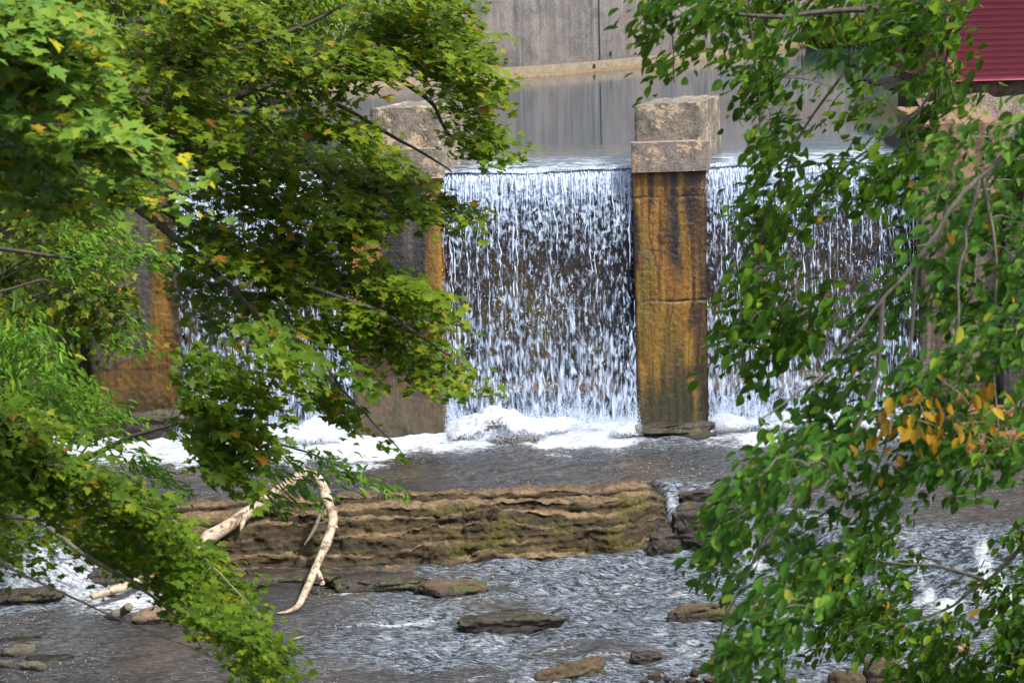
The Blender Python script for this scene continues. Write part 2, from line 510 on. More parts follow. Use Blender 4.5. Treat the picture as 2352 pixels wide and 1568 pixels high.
M['fall'] = fall_mat('falling_water', 1.0, 1)
M['fall2'] = fall_mat('falling_water_back', 1.3, 21)
M['fall3'] = fall_mat('falling_water_front', 0.8, 41)
g = G('water_strand')
p = g.bsdf(base=(0.66, 0.76, 0.92), rough=0.2, spec=0.6)
tl = g.n("BsdfTranslucent", {"Color": (0.85, 0.92, 1.0, 1)}).outputs[0]
M['strand'] = g.done(g.n("MixShader", {0: 0.3, 1: p, 2: tl}).outputs[0])
g = G('white_foam')
c = g.coord()
n = g.noise(c, 9, 7, 0.75)
fp_ = g.bsdf(base=g.ramp(n, [(0.36, (0.22, 0.25, 0.30)), (0.47, (0.42, 0.45, 0.49)), (0.58, (0.58, 0.60, 0.635))]), rough=0.6, normal=g.bump(n, 0.7, 0.08))
n5 = g.noise(c, 26, 5, 0.75)
fa = g.ramp(g.math('ADD', g.attr('body'), g.math('MULTIPLY', g.math('SUBTRACT', n5, 0.5), 1.6)), [(0.22, 0.0), (0.60, 1.0)])
M['foam'] = g.done(g.n("MixShader", {0: fa, 1: g.n("BsdfTransparent").outputs[0], 2: fp_}).outputs[0])

# house
g = G('red_siding')
c = g.coord((0.4, 0.4, 3))
n = g.noise(c, 6, 5)
M['red'] = g.done(g.bsdf(base=g.ramp(n, [(0.3, (0.56, 0.11, 0.165)), (0.7, (0.66, 0.145, 0.21))]), rough=0.5))
g = G('old_foundation')
n = g.noise(g.coord(), 7, 6)
M['found'] = g.done(g.bsdf(base=g.ramp(n, [(0.35, (0.05, 0.035, 0.025)), (0.65, (0.14, 0.105, 0.08))]), rough=0.9, normal=g.bump(n, 0.5, 0.03)))
g = G('gravel_bank')
c = g.coord()
v = g.n("TexVoronoi", {"Vector": c, "Scale": 28.0})
M['gravel'] = g.done(g.bsdf(base=g.mix(0.5, g.ramp(g.noise(c, 3, 5), [(0.35, (0.06, 0.045, 0.03)), (0.65, (0.2, 0.16, 0.12))]), g.mix(1.0, v.outputs["Color"], (0.25, 0.2, 0.16), 'MULTIPLY')), rough=0.95, normal=g.bump(v.outputs["Distance"], 0.8, 0.05)))

# ================================================================== THE SETTING
POOL, LOW, LIP, POND = 1.0, 0.35, 5.0, 5.06


def y_front(x):
    x = np.asarray(x, float)
    y = np.interp(x, [-14, -9, -6.5, -5.2, -4.3, -3.6, -1, 1.3, 1.65, 1.95, 2.3, 2.7, 3.4, 4.4, 6, 9, 14], [23.0, 23.6, 24.2, 24.9, 25.15, 25.22, 25.25, 25.32, 25.5, 25.85, 25.95, 25.65, 24.6, 23.5, 23.1, 22.8, 22.6])
    return y


def wet_gap(x):
    """1 where water runs over the ledge, 0 where the ledge stands dry"""
    x = np.asarray(x, float)
    return np.clip(1 - sstep(-5.1, -4.5, x) + sstep(1.75, 2.15, x), 0, 1)


def bed_z(x, y):
    x = np.asarray(x, float)
    y = np.asarray(y, float)
    wob = 0.16 * fbm(x * 0.45, y * 0.2, 0, 2, 3)
    d = y - y_front(x) + wob * (0.6)
    # stepped strata, each bed with its own broken edge
    z = np.full_like(d, 0.28)
    for k, (dk, hk, wk) in enumerate([(0.00, 0.09, 0.03), (0.10, 0.15, 0.07), (0.20, 0.16, 0.10), (0.32, 0.13, 0.07), (0.60, 0.085, 0.02), (0.98, 0.075, 0.02)]):
        e = dk + (0.06 + 0.03 * (k in (1, 2, 4))) * fbm(x * 0.6, k * 7.3 + 0 * x, 0, 4, 11 + k) + 0.012 * fbm(x * 7, k * 3.1 + 0 * x, 0, 3, 21 + k)
        bw = (0.62, 0.45, 0.8, 0.55, 1.1, 1.5)[k]
        bi = np.floor((x + 0.37 * k + 0.10 * fbm(x * 3, y * 2.5 + k, 0, 2, 61 + k)) / bw)
        rj = vnoise(bi * 1.37 + 0.5, k * 2.3 + 0.5 + 0 * x, 0.5, 71)
        e = e + (0.10, 0.09, 0.10, 0.09, 0.13, 0.16)[k] * rj
        hh = hk * (1 + 0.45 * fbm(x * 0.9, k * 5.7 + 0 * x, 0, 2, 31 + k))
        z = z + hh * sstep(0, wk, d - e) - 0.025 * np.exp(-((d - e + 0.015) / 0.025) ** 2)
        z = z + 0.012 * sstep(0, 0.2, d - e)
    bulge = np.exp(-((x + 0.55) / 0.75) ** 2)
    z = z + bulge * 0.12 * sstep(-0.05, 0.15, d) * (1 - sstep(0.3, 0.55, d)) * (1 + 0.6 * fbm(x * 4, d * 5, 0, 3, 45))
    z = np.minimum(z, 1.045 + 0.012 * fbm(x * 3, y * 3, 0, 3, 46)) - 0.16 * sstep(1.15, 1.8, d)
    z = z - wet_gap(x) * 0.14 * sstep(-0.1, 0.5, d)
    z = z + 0.018 * fbm(x * 5, y * 5, z * 6, 4, 5) * sstep(-0.2, 0.1, d) * 1.6 + 0.010 * fbm(x * 19, y * 19, 0, 3, 6)
    # the dry ledge dips below the pool further back
    z = np.where(d < -0.0, -0.12 + 0.42 * sstep(-0.5, 0.0, d) + 0.1 * fbm(x * 1.3, y * 1.3, 0, 4, 2), z)
    return z


def water_z(x, y):
    g_ = wet_gap(x)
    d = y - y_front(x)
    start = 0.95 * (1 - g_) - 0.25 * g_
    width = 0.25 * (1 - g_) + 1.0 * g_
    s = sstep(0, 1, (d - start) / width)
    return LOW + (POOL - LOW) * s


def axis(parts):
    out = []
    for a, b, st in parts:
        out.append(np.arange(a, b, st))
    return np.concatenate(out + [[parts[-1][1]]])


# bedrock shelf
xs = axis([(-13, -6, 0.12), (-6, 7, 0.035), (7, 13, 0.12)])
ys = axis([(17, 22, 0.15), (22, 27, 0.028), (27, 33.4, 0.12)])
X, Y = np.meshgrid(xs, ys, indexing='ij')
Z = bed_z(X, Y)
Z = np.where(Y > 31.2, np.minimum(Z, 0.8), Z)
dl_ = Y - y_front(X)
Z = Z - 0.14 * sstep(-0.32, -0.12, dl_) * (1 - sstep(1.75, 2.0, dl_)) * sstep(-7.3, -7.0, X) * (1 - sstep(4.9, 5.2, X))
mossm = sstep(-0.1, 0.2, Y - y_front(X)) * (1 - sstep(0.7, 1.0, Y - y_front(X))) * (0.35 + 0.65 * sstep(-1.6, -0.6, X))
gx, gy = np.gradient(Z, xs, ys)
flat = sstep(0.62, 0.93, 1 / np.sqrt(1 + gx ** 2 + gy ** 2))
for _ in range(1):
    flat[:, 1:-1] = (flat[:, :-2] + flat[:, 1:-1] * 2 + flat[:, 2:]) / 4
wetm = np.clip(wet_gap(X) + (1 - sstep(-0.15, 0.06, Y - y_front(X))) + sstep(1.0, 1.25, Y - y_front(X)) * 0.8, 0, 1)
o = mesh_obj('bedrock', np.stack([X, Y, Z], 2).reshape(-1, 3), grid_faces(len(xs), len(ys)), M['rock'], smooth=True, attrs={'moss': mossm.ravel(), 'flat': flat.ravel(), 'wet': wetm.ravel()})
tag(o, kind='structure')

# the broken face of the shelf: profile resampled along its own length, then weathered outwards
cols_x = np.arange(-7.2, 5.05, 0.026)
dfine = np.arange(-0.30, 1.95, 0.004)
NP = 190
Lx, Ly, Lz, Lflat = [], [], [], []
for cx in cols_x:
    yy = float(y_front(cx)) + dfine
    zz = bed_z(np.full_like(yy, cx), yy)
    zz = np.convolve(np.pad(zz, 2, mode='edge'), [0.1, 0.2, 0.4, 0.2, 0.1], 'valid')
    al = np.concatenate([[0], np.cumsum(np.hypot(np.diff(yy), np.diff(zz)))])
    q = np.linspace(0, al[-1], NP)
    yq, zq = np.interp(q, al, yy), np.interp(q, al, zz)
    Lx.append(np.full(NP, cx)); Ly.append(yq); Lz.append(zq)
    t_ = np.gradient(yq) / (np.hypot(np.gradient(yq), np.gradient(zq)) + 1e-9)
    Lflat.append(t_)
Lx, Ly, Lz, Lflat = (np.array(a_) for a_ in (Lx, Ly, Lz, Lflat))
dq = Ly - y_front(Lx)
steep = 1 - sstep(0.55, 0.95, Lflat)
lay = vnoise(Lz * 21 + 0.5 * fbm(Lx * 0.7, 0 * Lx, 0, 2, 81), Lx * 0.25, 0, 82)
rough_ = fbm(Lx * 3.2, Lz * 5.5, Ly * 2, 5, 83, 0.6)
fine_ = fbm(Lx * 12, Lz * 18, Ly * 9, 4, 84, 0.6)
msk = sstep(-0.25, -0.05, dq)
Ly2 = Ly + msk * (steep * (0.016 * lay - 0.045 * rough_) - 0.012 * fine_ * (0.4 + 0.6 * steep))
Lz2 = Lz + msk * (0.012 * fine_ + 0.012 * rough_) * (1 - steep)
Lx2 = Lx + msk * 0.02 * fbm(Lx * 7, Lz * 9, Ly * 7, 3, 85)
mossL = sstep(0.02, 0.15, dq) * (1 - sstep(0.75, 1.1, dq)) * (0.30 + 0.7 * sstep(-1.7, -0.7, Lx)) * sstep(-0.25, 0.2, rough_ + 0.5 * vnoise(Lx * 1.3, Lz * 3, 0, 86))
wetL = np.clip(wet_gap(Lx) + (1 - sstep(0.36, 0.42, Lz2)) * 0.9 + sstep(1.0, 1.2, dq) * 0.8, 0, 1)
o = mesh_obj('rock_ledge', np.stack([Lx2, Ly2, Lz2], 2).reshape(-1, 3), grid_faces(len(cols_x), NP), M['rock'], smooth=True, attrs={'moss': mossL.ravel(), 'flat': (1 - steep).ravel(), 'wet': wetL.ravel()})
tag(o, kind='structure')

# stream surface
xs = axis([(-14, -6, 0.16), (-6, 7, 0.04), (7, 14, 0.16)])
ys = axis([(-40, 10, 5.0), (10, 19.5, 0.5), (19.5, 31.0, 0.035)])
X, Y = np.meshgrid(xs, ys, indexing='ij')
Z = water_z(X, Y)
d = Y - y_front(X)
gap = wet_gap(X)
fine = sstep(19, 20.5, Y)
# rapids strongest right of centre in the lower run
rap = sstep(-3.8, 0.2, X + 0.45 * (24.0 - Y)) * (1 - sstep(-0.1, 0.3, d)) * (0.35 + 0.65 * sstep(-2.8, -0.2, X))
chute = gap * sstep(-0.9, -0.3, d) * (1 - sstep(0.4, 1.3, d))
near_fall = sstep(28.2, 30.2, Y)
chop = np.clip(0.16 + rap * np.clip(0.66 + 0.8 * fbm(X * 0.55 + 0.3 * Y, Y * 1.1, 0, 3, 33), 0.1, 1.1) + 0.8 * chute + 0.8 * near_fall + 0.1 * gap, 0, 1)
ca, sa = math.cos(R(-24)), math.sin(R(-24))
U = X * ca - Y * sa
V = X * sa + Y * ca
wv = fbm(U * 1.5, V * 3.6, 0, 4, 31) + 0.5 * fbm(U * 4, V * 10, 0, 3, 37)
Z = Z + fine * wv * (0.008 + 0.040 * chop)
big = fbm(U * 0.7, V * 2.0, 0, 3, 41)
Z = Z + fine * rap * 0.035 * big
foam = np.clip(0.5 * chute * (0.35 + fbm(X * 4.2, Y * 1.4, 0, 4, 44)) + rap * (0.20 + 0.30 * fbm(U * 1.3, V * 3.8, 0, 4, 47)) + 0.02, 0, 1)
# foam aprons below the falls, with ragged fronts
edge = 28.95 + 0.45 * fbm(X * 0.9, 0 * X, 0, 3, 51) + 0.7 * sstep(1.6, 2.5, X) * (1 - sstep(3.2, 4.2, X)) - 0.5 * (1 - sstep(-2.2, -1.2, X))
foam = np.maximum(foam, (1.0 * sstep(-1.0, 0.5, Y - edge + 0.3 * fbm(X * 2.5, Y * 2.5, 0, 3, 52)) + 0.3 * sstep(0.5, 1.2, Y - edge)))
wash = [(1.0, 21.6, 0.45, 0.08, 0.6), (0.35, 21.2, 0.5, 0.07, 0.55), (1.9, 22.5, 0.5, 0.07, 0.6), (-0.6, 21.5, 0.6, 0.06, 0.45), (-1.0, 23.7, 0.6, 0.05, 0.5), (1.5, 24.3, 0.6, 0.06, 0.5), (2.6, 21.8, 0.5, 0.08, 0.6), (0.6, 23.6, 0.7, 0.05, 0.5), (-1.4, 23.0, 0.9, 0.13, 0.75), (-0.2, 22.75, 0.8, 0.10, 0.5), (0.4, 21.9, 0.5, 0.12, 0.6), (1.3, 22.0, 0.5, 0.1, 0.5), (-4.9, 24.1, 0.8, 0.55, 0.9), (-5.6, 24.6, 0.9, 0.6, 0.8),
        (-2.0, 24.15, 0.7, 0.07, 0.6), (2.3, 24.9, 0.35, 0.3, 0.5), (0.9, 21.4, 0.7, 0.12, 0.5), (2.4, 23.0, 0.5, 0.1, 0.5), (1.9, 21.2, 0.6, 0.1, 0.35), (-4.3, 29.6, 1.2, 1.1, 1.0)]
for wx, wy, rx, ry, s in wash:
    foam = np.maximum(foam, s * np.exp(-((X - wx) / rx) ** 2 - ((Y - wy - 0.15 * (X - wx)) / ry) ** 2))
o = mesh_obj('stream', np.stack([X, Y, Z], 2).reshape(-1, 3), grid_faces(len(xs), len(ys)), M['stream'], smooth=True, attrs={'foam': foam.ravel(), 'chop': chop.ravel()})
tag(o, kind='structure')

# pond behind the dam; the crest bends down over the lip
xs = axis([(-40, -6, 2.0), (-6, 8, 0.05), (8, 40, 2.0)])
ys = axis([(30.72, 33.2, 0.04), (33.2, 40, 0.25), (40, 95, 1.5)])
X, Y = np.meshgrid(xs, ys, indexing='ij')
crest = np.clip((32.2 - Y) / 1.48, 0, 1)
Z = POND - 0.10 * crest ** 2.2 + 0.022 * crest * fbm(X * 2.5, Y * 3.4, 0, 3, 61)
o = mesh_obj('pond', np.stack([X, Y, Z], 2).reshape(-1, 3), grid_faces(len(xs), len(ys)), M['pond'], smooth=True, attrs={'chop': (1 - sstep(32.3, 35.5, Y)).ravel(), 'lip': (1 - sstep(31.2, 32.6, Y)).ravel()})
tag(o, kind='structure')

# ground: one sheet to the horizon with the valley cut into it
def wall_line(x):
    return np.interp(x, [-60, -12, -6, -0.36, 1.8, 4.6, 8, 11, 14, 60], [50, 50, 52.6, 56.5, 58.3, 62.0, 68.0, 73.5, 76, 80])

xs = axis([(-600, -60, 60.0), (-60, -16, 4.0), (-16, 16, 0.4), (16, 60, 4.0), (60, 600, 60.0)])
ys = axis([(-600, -60, 60.0), (-60, 12, 4.0), (12, 90, 0.5), (90, 600, 30.0)])
X, Y = np.meshgrid(xs, ys, indexing='ij')
lb = np.interp(Y, [-60, 10, 18, 24, 29.5, 31, 36, 60, 90], [-7.5, -7.5, -7.4, -7.2, -6.9, -6.4, -7.5, -9.5, -9.5])
rb = np.interp(Y, [-60, 10, 18, 24, 29.0, 31, 34, 60, 90], [7.5, 7.5, 7.4, 8.0, 8.2, 7.2, 8.4, 15, 15])
up = sstep(30.6, 31.4, Y)
floor = -0.6 * (1 - up) + 3.2 * up
bank = 5.4 + 0.5 * fbm(X * 0.12, Y * 0.12, 0, 3, 71)
dl = lb - X
dr = X - rb
dd = np.maximum(dl, dr)
Z = floor + (bank - floor) * sstep(-0.4, 3.4, dd) + 0.25 * fbm(X * 0.8, Y * 0.8, 0, 4, 73) * sstep(0, 1, dd)
behind = sstep(0.6, 1.2, Y - wall_line(X))
Z = np.where(behind > 0, Z * (1 - behind) + 9.0 * behind, Z)
far = sstep(60, 300, np.hypot(X, Y))
Z = Z * (1 - far) + far * 9.0 * (1 - 0 * far)
o = mesh_obj('ground', np.stack([X, Y, Z], 2).reshape(-1, 3), grid_faces(len(xs), len(ys)), M['soil'], smooth=True)
tag(o, kind='structure')

# ================================================================== RETAINING WALL
PX = np.array([-14, -6, -0.36, 1.8, 4.6, 8, 11, 13.5])
PY = np.array([50, 52.6, 56.5, 58.3, 62.0, 68.0, 73.5, 76])
tt = np.concatenate([[0], np.cumsum(np.hypot(np.diff(PX), np.diff(PY)))])


def wall_pt(s):
    return np.interp(s, tt, PX), np.interp(s, tt, PY)


rw = empty('retaining_wall', (1.8, 58.3, POND), 'tall grey streaked concrete retaining wall curving behind the still pond', 'wall')


def ribbon(name, off, z0, z1, nz, mat, thick=0.0, amp=0.0):
    s = np.arange(0, tt[-1], 0.25)
    x, y = wall_pt(s)
    k = 9
    ker = np.ones(k) / k
    xp, yp = np.pad(x, k // 2, mode='edge'), np.pad(y, k // 2, mode='edge')
    x, y = np.convolve(xp, ker, 'valid'), np.convolve(yp, ker, 'valid')
    tx, ty = np.gradient(x), np.gradient(y)
    l = np.hypot(tx, ty)
    nx, ny = ty / l, -tx / l          # towards the camera
    zs = np.linspace(z0, z1, nz)
    rows = []
    for z in zs:
        rows.append(np.stack([x + nx * off, y + ny * off, np.full_like(x, z)], 1))
    for z in (z1, z0):
        rows.append(np.stack([x + nx * (off - thick), y + ny * (off - thick), np.full_like(x, z)], 1))
    rows.append(rows[0])
    P = np.stack(rows, 1)
    return place(mesh_obj(name, P.reshape(-1, 3), grid_faces(P.shape[0], P.shape[1]), mat), rw)


ribbon('wall_face', 0.0, 4.4, 11.0, 2, M['wallconc'], 0.8)
ribbon('footing', 0.35, 4.5, 5.36, 2, M['footing'], 0.32)
ribbon('wet_footing_edge', 0.40, 4.5, 5.15, 2, M['footwet'], 0.045)


def wall_hit(px, py):
    d_ = ray(px, py)
    best = None
    for s in np.linspace(0, tt[-1], 1600):
        x, y = wall_pt(s)
        e = abs(d_.x / d_.y - x / y)
        if best is None or e < best[0]:
            best = (e, s, x, y)
    _, s, x, y = best
    t = y / d_.y
    x2, y2 = wall_pt(min(s + 0.2, tt[-1]))
    return Vector((x, y, CAMZ + d_.z * t)), math.atan2(y2 - y, x2 - x)


for hx, hy in ((1162, 140), (1342, 153), (1402, 124), (1611, 108)):
    p, a = wall_hit(hx, hy)
    n = 14
    vs, fs = [], []
    for i in range(n):
        th = 2 * math.pi * i / n
        for r_, dy in ((0.075, 0.0), (0.058, 0.004), (0.056, 0.006)):
            lx, lz = math.cos(th) * r_, math.sin(th) * r_ * 1.1
            off = -0.012 - (0.35 if p.z < 5.36 else 0.0) + dy
            vs.append((p.x + lx * math.cos(a) - off * math.sin(a), p.y + lx * math.sin(a) + off * math.cos(a), p.z + lz))
    for i in range(n):
        j = (i + 1) % n
        fs.append((i * 3, j * 3, j * 3 + 1, i * 3 + 1))
        fs.append((i * 3 + 1, j * 3 + 1, j * 3 + 2, i * 3 + 2))
    fs.append(tuple(i * 3 + 2 for i in range(n)))
    place(mesh_obj('drain_hole', vs, fs, M['dark']), rw)  # wall is not cut: a dark disc paints the shade inside the hole
# expansion joint
pj, aj = wall_hit(1376, 60)
o = bpy.data.objects
vs = []
for z in (5.37, 10.95):
    for lx, off in ((-0.03, -0.012), (0.03, -0.012), (0.03, 0.05), (-0.03, 0.05)):
        vs.append((pj.x + lx * math.cos(aj) - off * math.sin(aj), pj.y + lx * math.sin(aj) + off * math.cos(aj), z))
place(mesh_obj('expansion_joint', vs, [(0, 1, 5, 4), (1, 2, 6, 5), (2, 3, 7, 6), (3, 0, 4, 7), (0, 3, 2, 1), (4, 5, 6, 7)], M['dark']), rw)

# ================================================================== THE DAM
YF = 30.5          # pier fronts
YW = 30.86         # spillway face
dam = empty('concrete_dam', (1.0, YF, POOL), 'weathered concrete overflow dam with ochre stained piers between three falls', 'dam')


def X_at(px, py, y=YF):
    return at_y(px, py, y).x


def lin(a, b, t):
    return np.asarray(a)[None, :] * (1 - t[:, None]) + np.asarray(b)[None, :] * t[:, None]


OCH = np.array((0.29, 0.155, 0.014))
ORG = np.array((0.19, 0.085, 0.010))
BRN = np.array((0.030, 0.014, 0.006))
OLV = np.array((0.12, 0.088, 0.008))
BLK = np.array((0.010, 0.010, 0.011))
GRY = np.array((0.115, 0.10, 0.09))
MOS = np.array((0.035, 0.032, 0.008))


def mixc(c, col, w):
    w = np.clip(w, 0, 1)[:, None]
    return c * (1 - w) + np.asarray(col)[None, :] * w


def bandf(u, c, w):
    return np.exp(-((u - c) / w) ** 2)


def stain_right_pier(u, h):
    """u 0..1 across, h metres below the cap"""
    wob = 0.055 * fbm(u * 3, h * 1.1, 0, 4, 81)
    uu = u + wob
    n = fbm(uu * 9, h * 0.35, 0, 4, 82)
    c = np.tile(OCH, (len(u), 1))
    c = mixc(c, ORG, 0.5 + 0.5 * n)
    c = mixc(c, BRN, sstep(0.05, 0.5, fbm(uu * 16, h * 0.25, 0, 3, 83)) * 0.85)
    c = mixc(c, BRN, bandf(uu, 0.25, 0.05) * (1 - sstep(0.3, 0.9, h)))
    c = mixc(c, BRN, sstep(0.60, 0.68, uu) * (1 - sstep(0.86, 0.92, uu)) * (1 - sstep(0.35, 1.6, h)) * 0.95)
    c = mixc(c, BRN, sstep(0.74, 0.9, uu) * 0.8 * sstep(0.3, 0.6, h))
    c = mixc(c, OLV, bandf(uu, 0.17, 0.07) * sstep(0.5, 1.2, h) * (1 - sstep(2.6, 3.2, h)) * 0.9)
    c = mixc(c, OLV, bandf(uu, 0.5, 0.2) * sstep(2.1, 2.4, h) * (1 - sstep(2.9, 3.6, h)) * 0.7)
    c = mixc(c, BLK, 1.2 * bandf(uu, 0.54, 0.06) * (1 - sstep(1.1, 2.1, h)))
    c = mixc(c, BLK, bandf(uu, 0.44, 0.02) * (1 - sstep(0.25, 0.4, h)) * 0.9)
    c = mixc(c, BRN, (1 - sstep(0.02, 0.12, uu)) * sstep(0.4, 0.8, h))
    c = mixc(c, BRN, sstep(0.15, 0.75, fbm(u * 5, h * 2.2, 0, 5, 88)) * 0.75)
    c = mixc(c, MOS, sstep(2.8, 3.8, h + 0.45 * n))
    for hh, a in ((0.40, 0.35), (2.02, 0.5)):
        c = mixc(c, (0.02, 0.013, 0.008), bandf(h + 0.03 * fbm(u * 5, h, 0, 2, 84), hh, 0.025) * a)
    c = mixc(c, (0.02, 0.013, 0.008), bandf(h - 0.25 * (u - 0.3), 1.22, 0.02) * sstep(0.1, 0.2, u) * (1 - sstep(0.4, 0.55, u)) * 0.8)
    return c


def stain_left_pier(u, h):
    uu = u + 0.05 * fbm(u * 3, h * 0.6, 0, 3, 91)
    n = fbm(uu * 8, h * 0.4, 0, 4, 92)
    c = np.tile(ORG, (len(u), 1))
    c = mixc(c, OCH, 0.5 + 0.5 * n)
    core = sstep(0.22, 0.38, uu) * (1 - sstep(0.80, 0.88, uu)) * (1 - sstep(1.9, 2.9, h + 0.4 * n))
    c = mixc(c, BLK * 1.5 + 0.006, core)
    c = mixc(c, GRY * 0.9, bandf(uu, 0.62, 0.06) * (1 - sstep(0.9, 1.6, h)) * 0.7)
    c = mixc(c, OLV, bandf(uu, 0.95, 0.05) * 0.7 * sstep(0.5, 1.0, h))
    c = mixc(c, (0.030, 0.014, 0.005), sstep(2.2, 2.8, h) * 0.92)
    c = mixc(c, BRN, sstep(0.1, 0.7, fbm(uu * 10, h * 2, 0, 3, 93)) * 0.6)
    c = mixc(c, MOS * 0.7, sstep(3.3, 4.1, h + 0.4 * n))
    return c


def stain_left_abut(u, h):
    n = fbm(u * 5, h * 1.2, 0, 4, 95)
    c = np.tile(GRY * 0.95, (len(u), 1))
    c = mixc(c, GRY * 0.55, 0.5 + 0.6 * fbm(u * 7, h * 0.5, 0, 4, 96))
    edge = 0.76 - 0.06 * sstep(1.0, 3.0, h) - 0.75 * sstep(3.0, 3.7, h)
    k = sstep(edge - 0.06, edge + 0.05, u + 0.03 * n)
    c = mixc(c, BLK + 0.01, bandf(u, edge - 0.02, 0.05) * 0.7)
    c = mixc(c, OCH * 0.6, k)
    c = mixc(c, BRN, sstep(0.86, 0.95, u))
    c = mixc(c, ORG * 0.45, sstep(3.1, 3.5, h) * 0.7)
    c = mixc(c, MOS, sstep(3.7, 4.4, h + 0.3 * n))
    c = mixc(c, BLK, bandf(h, 2.25, 0.012) * 0.8 + bandf(h, 3.42, 0.014) * 0.9)
    return c


def stain_spill(u, h):
    c = np.tile(np.array((0.030, 0.019, 0.012)), (len(u), 1))
    n = fbm(u * 6, h * 0.6, 0, 4, 97)
    c = mixc(c, (0.075, 0.055, 0.012), sstep(0.0, 0.6, n) * sstep(0.8, 2.2, h))
    c = mixc(c, (0.10, 0.062, 0.028), sstep(3.25, 3.38, h) * (1 - sstep(3.5, 3.62, h)))
    c = mixc(c, (0.028, 0.036, 0.012), sstep(3.6, 3.7, h) * (0.4 + 0.4 * n))
    return c


def stain_right_abut(u, h):
    n = fbm(u * 9, h * 0.5, 0, 4, 98)
    c = np.tile(np.array((0.22, 0.14, 0.08)), (len(u), 1))
    c = mixc(c, GRY, sstep(0.7, 1.6, h + 0.3 * n) * 0.8)
    c = mixc(c, BRN, sstep(0.2, 0.8, fbm(u * 14, h * 0.4, 0, 3, 99)) * 0.6)
    c = mixc(c, MOS, sstep(3.6, 4.3, h))
    return c


def slab(name, x0, x1, y0, y1, z0, z1, stain, wet, parent, seed=0, amp=0.02, step=0.03, skew=0.0, batter=None, ztop=None, grooves=()):
    """solid block with a finely meshed, eroded front; sides, top and back close it"""
    nu = max(6, int((x1 - x0) / step))
    nv = max(6, int((z1 - z0) / step))
    us = np.linspace(0, 1, nu)
    vs = np.linspace(0, 1, nv)
    # ring across x: back-left, front columns, back-right
    U, V = np.meshgrid(us, vs, indexing='ij')
    Xf = x0 + (x1 - x0) * U
    Zf = z0 + (z1 - z0) * V
    h = z1 - Zf
    Yf = np.full_like(U, y0) - amp * fbm(Xf * 2, Zf * 1.2, 0, 5, seed) - amp * 0.5 * fbm(Xf * 22, Zf * 20, 0, 3, seed + 3)
    ee = np.minimum(U, 1 - U) * (x1 - x0)
    Yf = Yf + 0.03 * np.exp(-ee / 0.02)
    for gh, gd in grooves:
        Yf = Yf + gd * np.clip(0.5 + 1.2 * fbm(Xf * 6, 0 * Xf + gh, 0, 3, seed + 6), 0, 1.6) * np.exp(-((h - gh + 0.02 * fbm(Xf * 5, 0 * Xf, 0, 2, seed + 5)) / 0.018) ** 2)
    if batter is not None:
        Yf = Yf - batter(U, h)
    Zt = Zf.copy()
    if ztop is not None:
        Zt = Zf + V ** 3 * ztop(U)
    sidex = amp * 0.8 * fbm(Zf[0] * 3, Zf[0] * 0 + 7, 0, 3, seed + 9)
    sidex2 = amp * 0.8 * fbm(Zf[0] * 3, Zf[0] * 0 + 17, 0, 3, seed + 9)
    nd = max(4, int((y1 - y0) / (step * 2)))
    cols = [np.stack([Xf[i], Yf[i], Zt[i]], 1) for i in range(nu)]
    left, right = [], []
    for k in range(1, nd + 1):
        t = k / nd
        lx = x0 + skew * t + sidex + amp * 0.8 * fbm(Zf[0] * 6, t * 9 + 0 * Zf[0], 0, 3, seed + 11)
        rx = x1 + skew * t + sidex2 + amp * 0.8 * fbm(Zf[0] * 6, t * 9 + 3 + 0 * Zf[0], 0, 3, seed + 12)
        yy = y0 + (y1 - y0) * t
        left.append(np.stack([lx, np.full(nv, yy), Zt[0]], 1))
        right.append(np.stack([rx, np.full(nv, yy), Zt[-1]], 1))
    allc = left[::-1] + cols + right
    P = np.stack(allc, 0)
    n_c = P.shape[0]
    uu = np.concatenate([np.zeros(nd), us, np.ones(nd)])
    Ua = np.repeat(uu[:, None], nv, 1).ravel()
    Ha = np.tile(z1 - (z0 + (z1 - z0) * vs), (n_c, 1)).ravel()
    V3 = P.reshape(-1, 3)
    F = [grid_faces(n_c, nv)]
    # top: strip between left and right rails
    nt = n_c
    top_idx = np.arange(n_c) * nv + nv - 1
    st = stain(Ua, Ha) if stain else None
    # build top as a grid front->back
    tu = np.linspace(0, 1, nu)
    tv = np.linspace(0, 1, nd + 1)
    TU, TV = np.meshgrid(tu, tv, indexing='ij')
    TX = x0 + (x1 - x0) * TU + skew * TV
    TY = Yf[:, -1][:, None] * (1 - TV) + y1 * TV
    TZ = Zt[:, -1][:, None] + amp * 0.7 * fbm(TX * 7, TY * 7, 0, 4, seed + 21) * np.minimum(1, TV * 8)
    # weld rails
    TX[0, :] = [p[-1, 0] for p in [cols[0]] + left]
    TX[-1, :] = [p[-1, 0] for p in [cols[-1]] + right]
    TZ[0, :] = Zt[0, -1]
    TZ[-1, :] = Zt[-1, -1]
    base = len(V3)
    V3 = np.concatenate([V3, np.stack([TX, TY, TZ], 2).reshape(-1, 3)])
    F.append(grid_faces(nu, nd + 1)[:, ::1] + base)
    attrs = {}
    if stain:
        stt = stain(TU.ravel(), np.zeros(TU.size))
        attrs = {'stain': np.concatenate([st, stt]), 'wet': np.concatenate([np.full(len(Ua), wet) if np.isscalar(wet) else wet(Ua, Ha), np.zeros(TU.size)])}
    me_mat = M['dam'] if stain else parent[1]
    par = parent if stain else parent[0]
    # back face
    bl = np.arange(nv)
    br = (n_c - 1) * nv + np.arange(nv)
    F.append(np.stack([br[:-1], bl[:-1], bl[1:], br[1:]], 1))
    o = mesh_obj(name, V3, F, me_mat, smooth=True, attrs=attrs)
    return o


def finish(o, par, sharp=50):
    me = o.data
    me.set_sharp_from_angle(angle=R(sharp))
    return place(o, par) if par else o


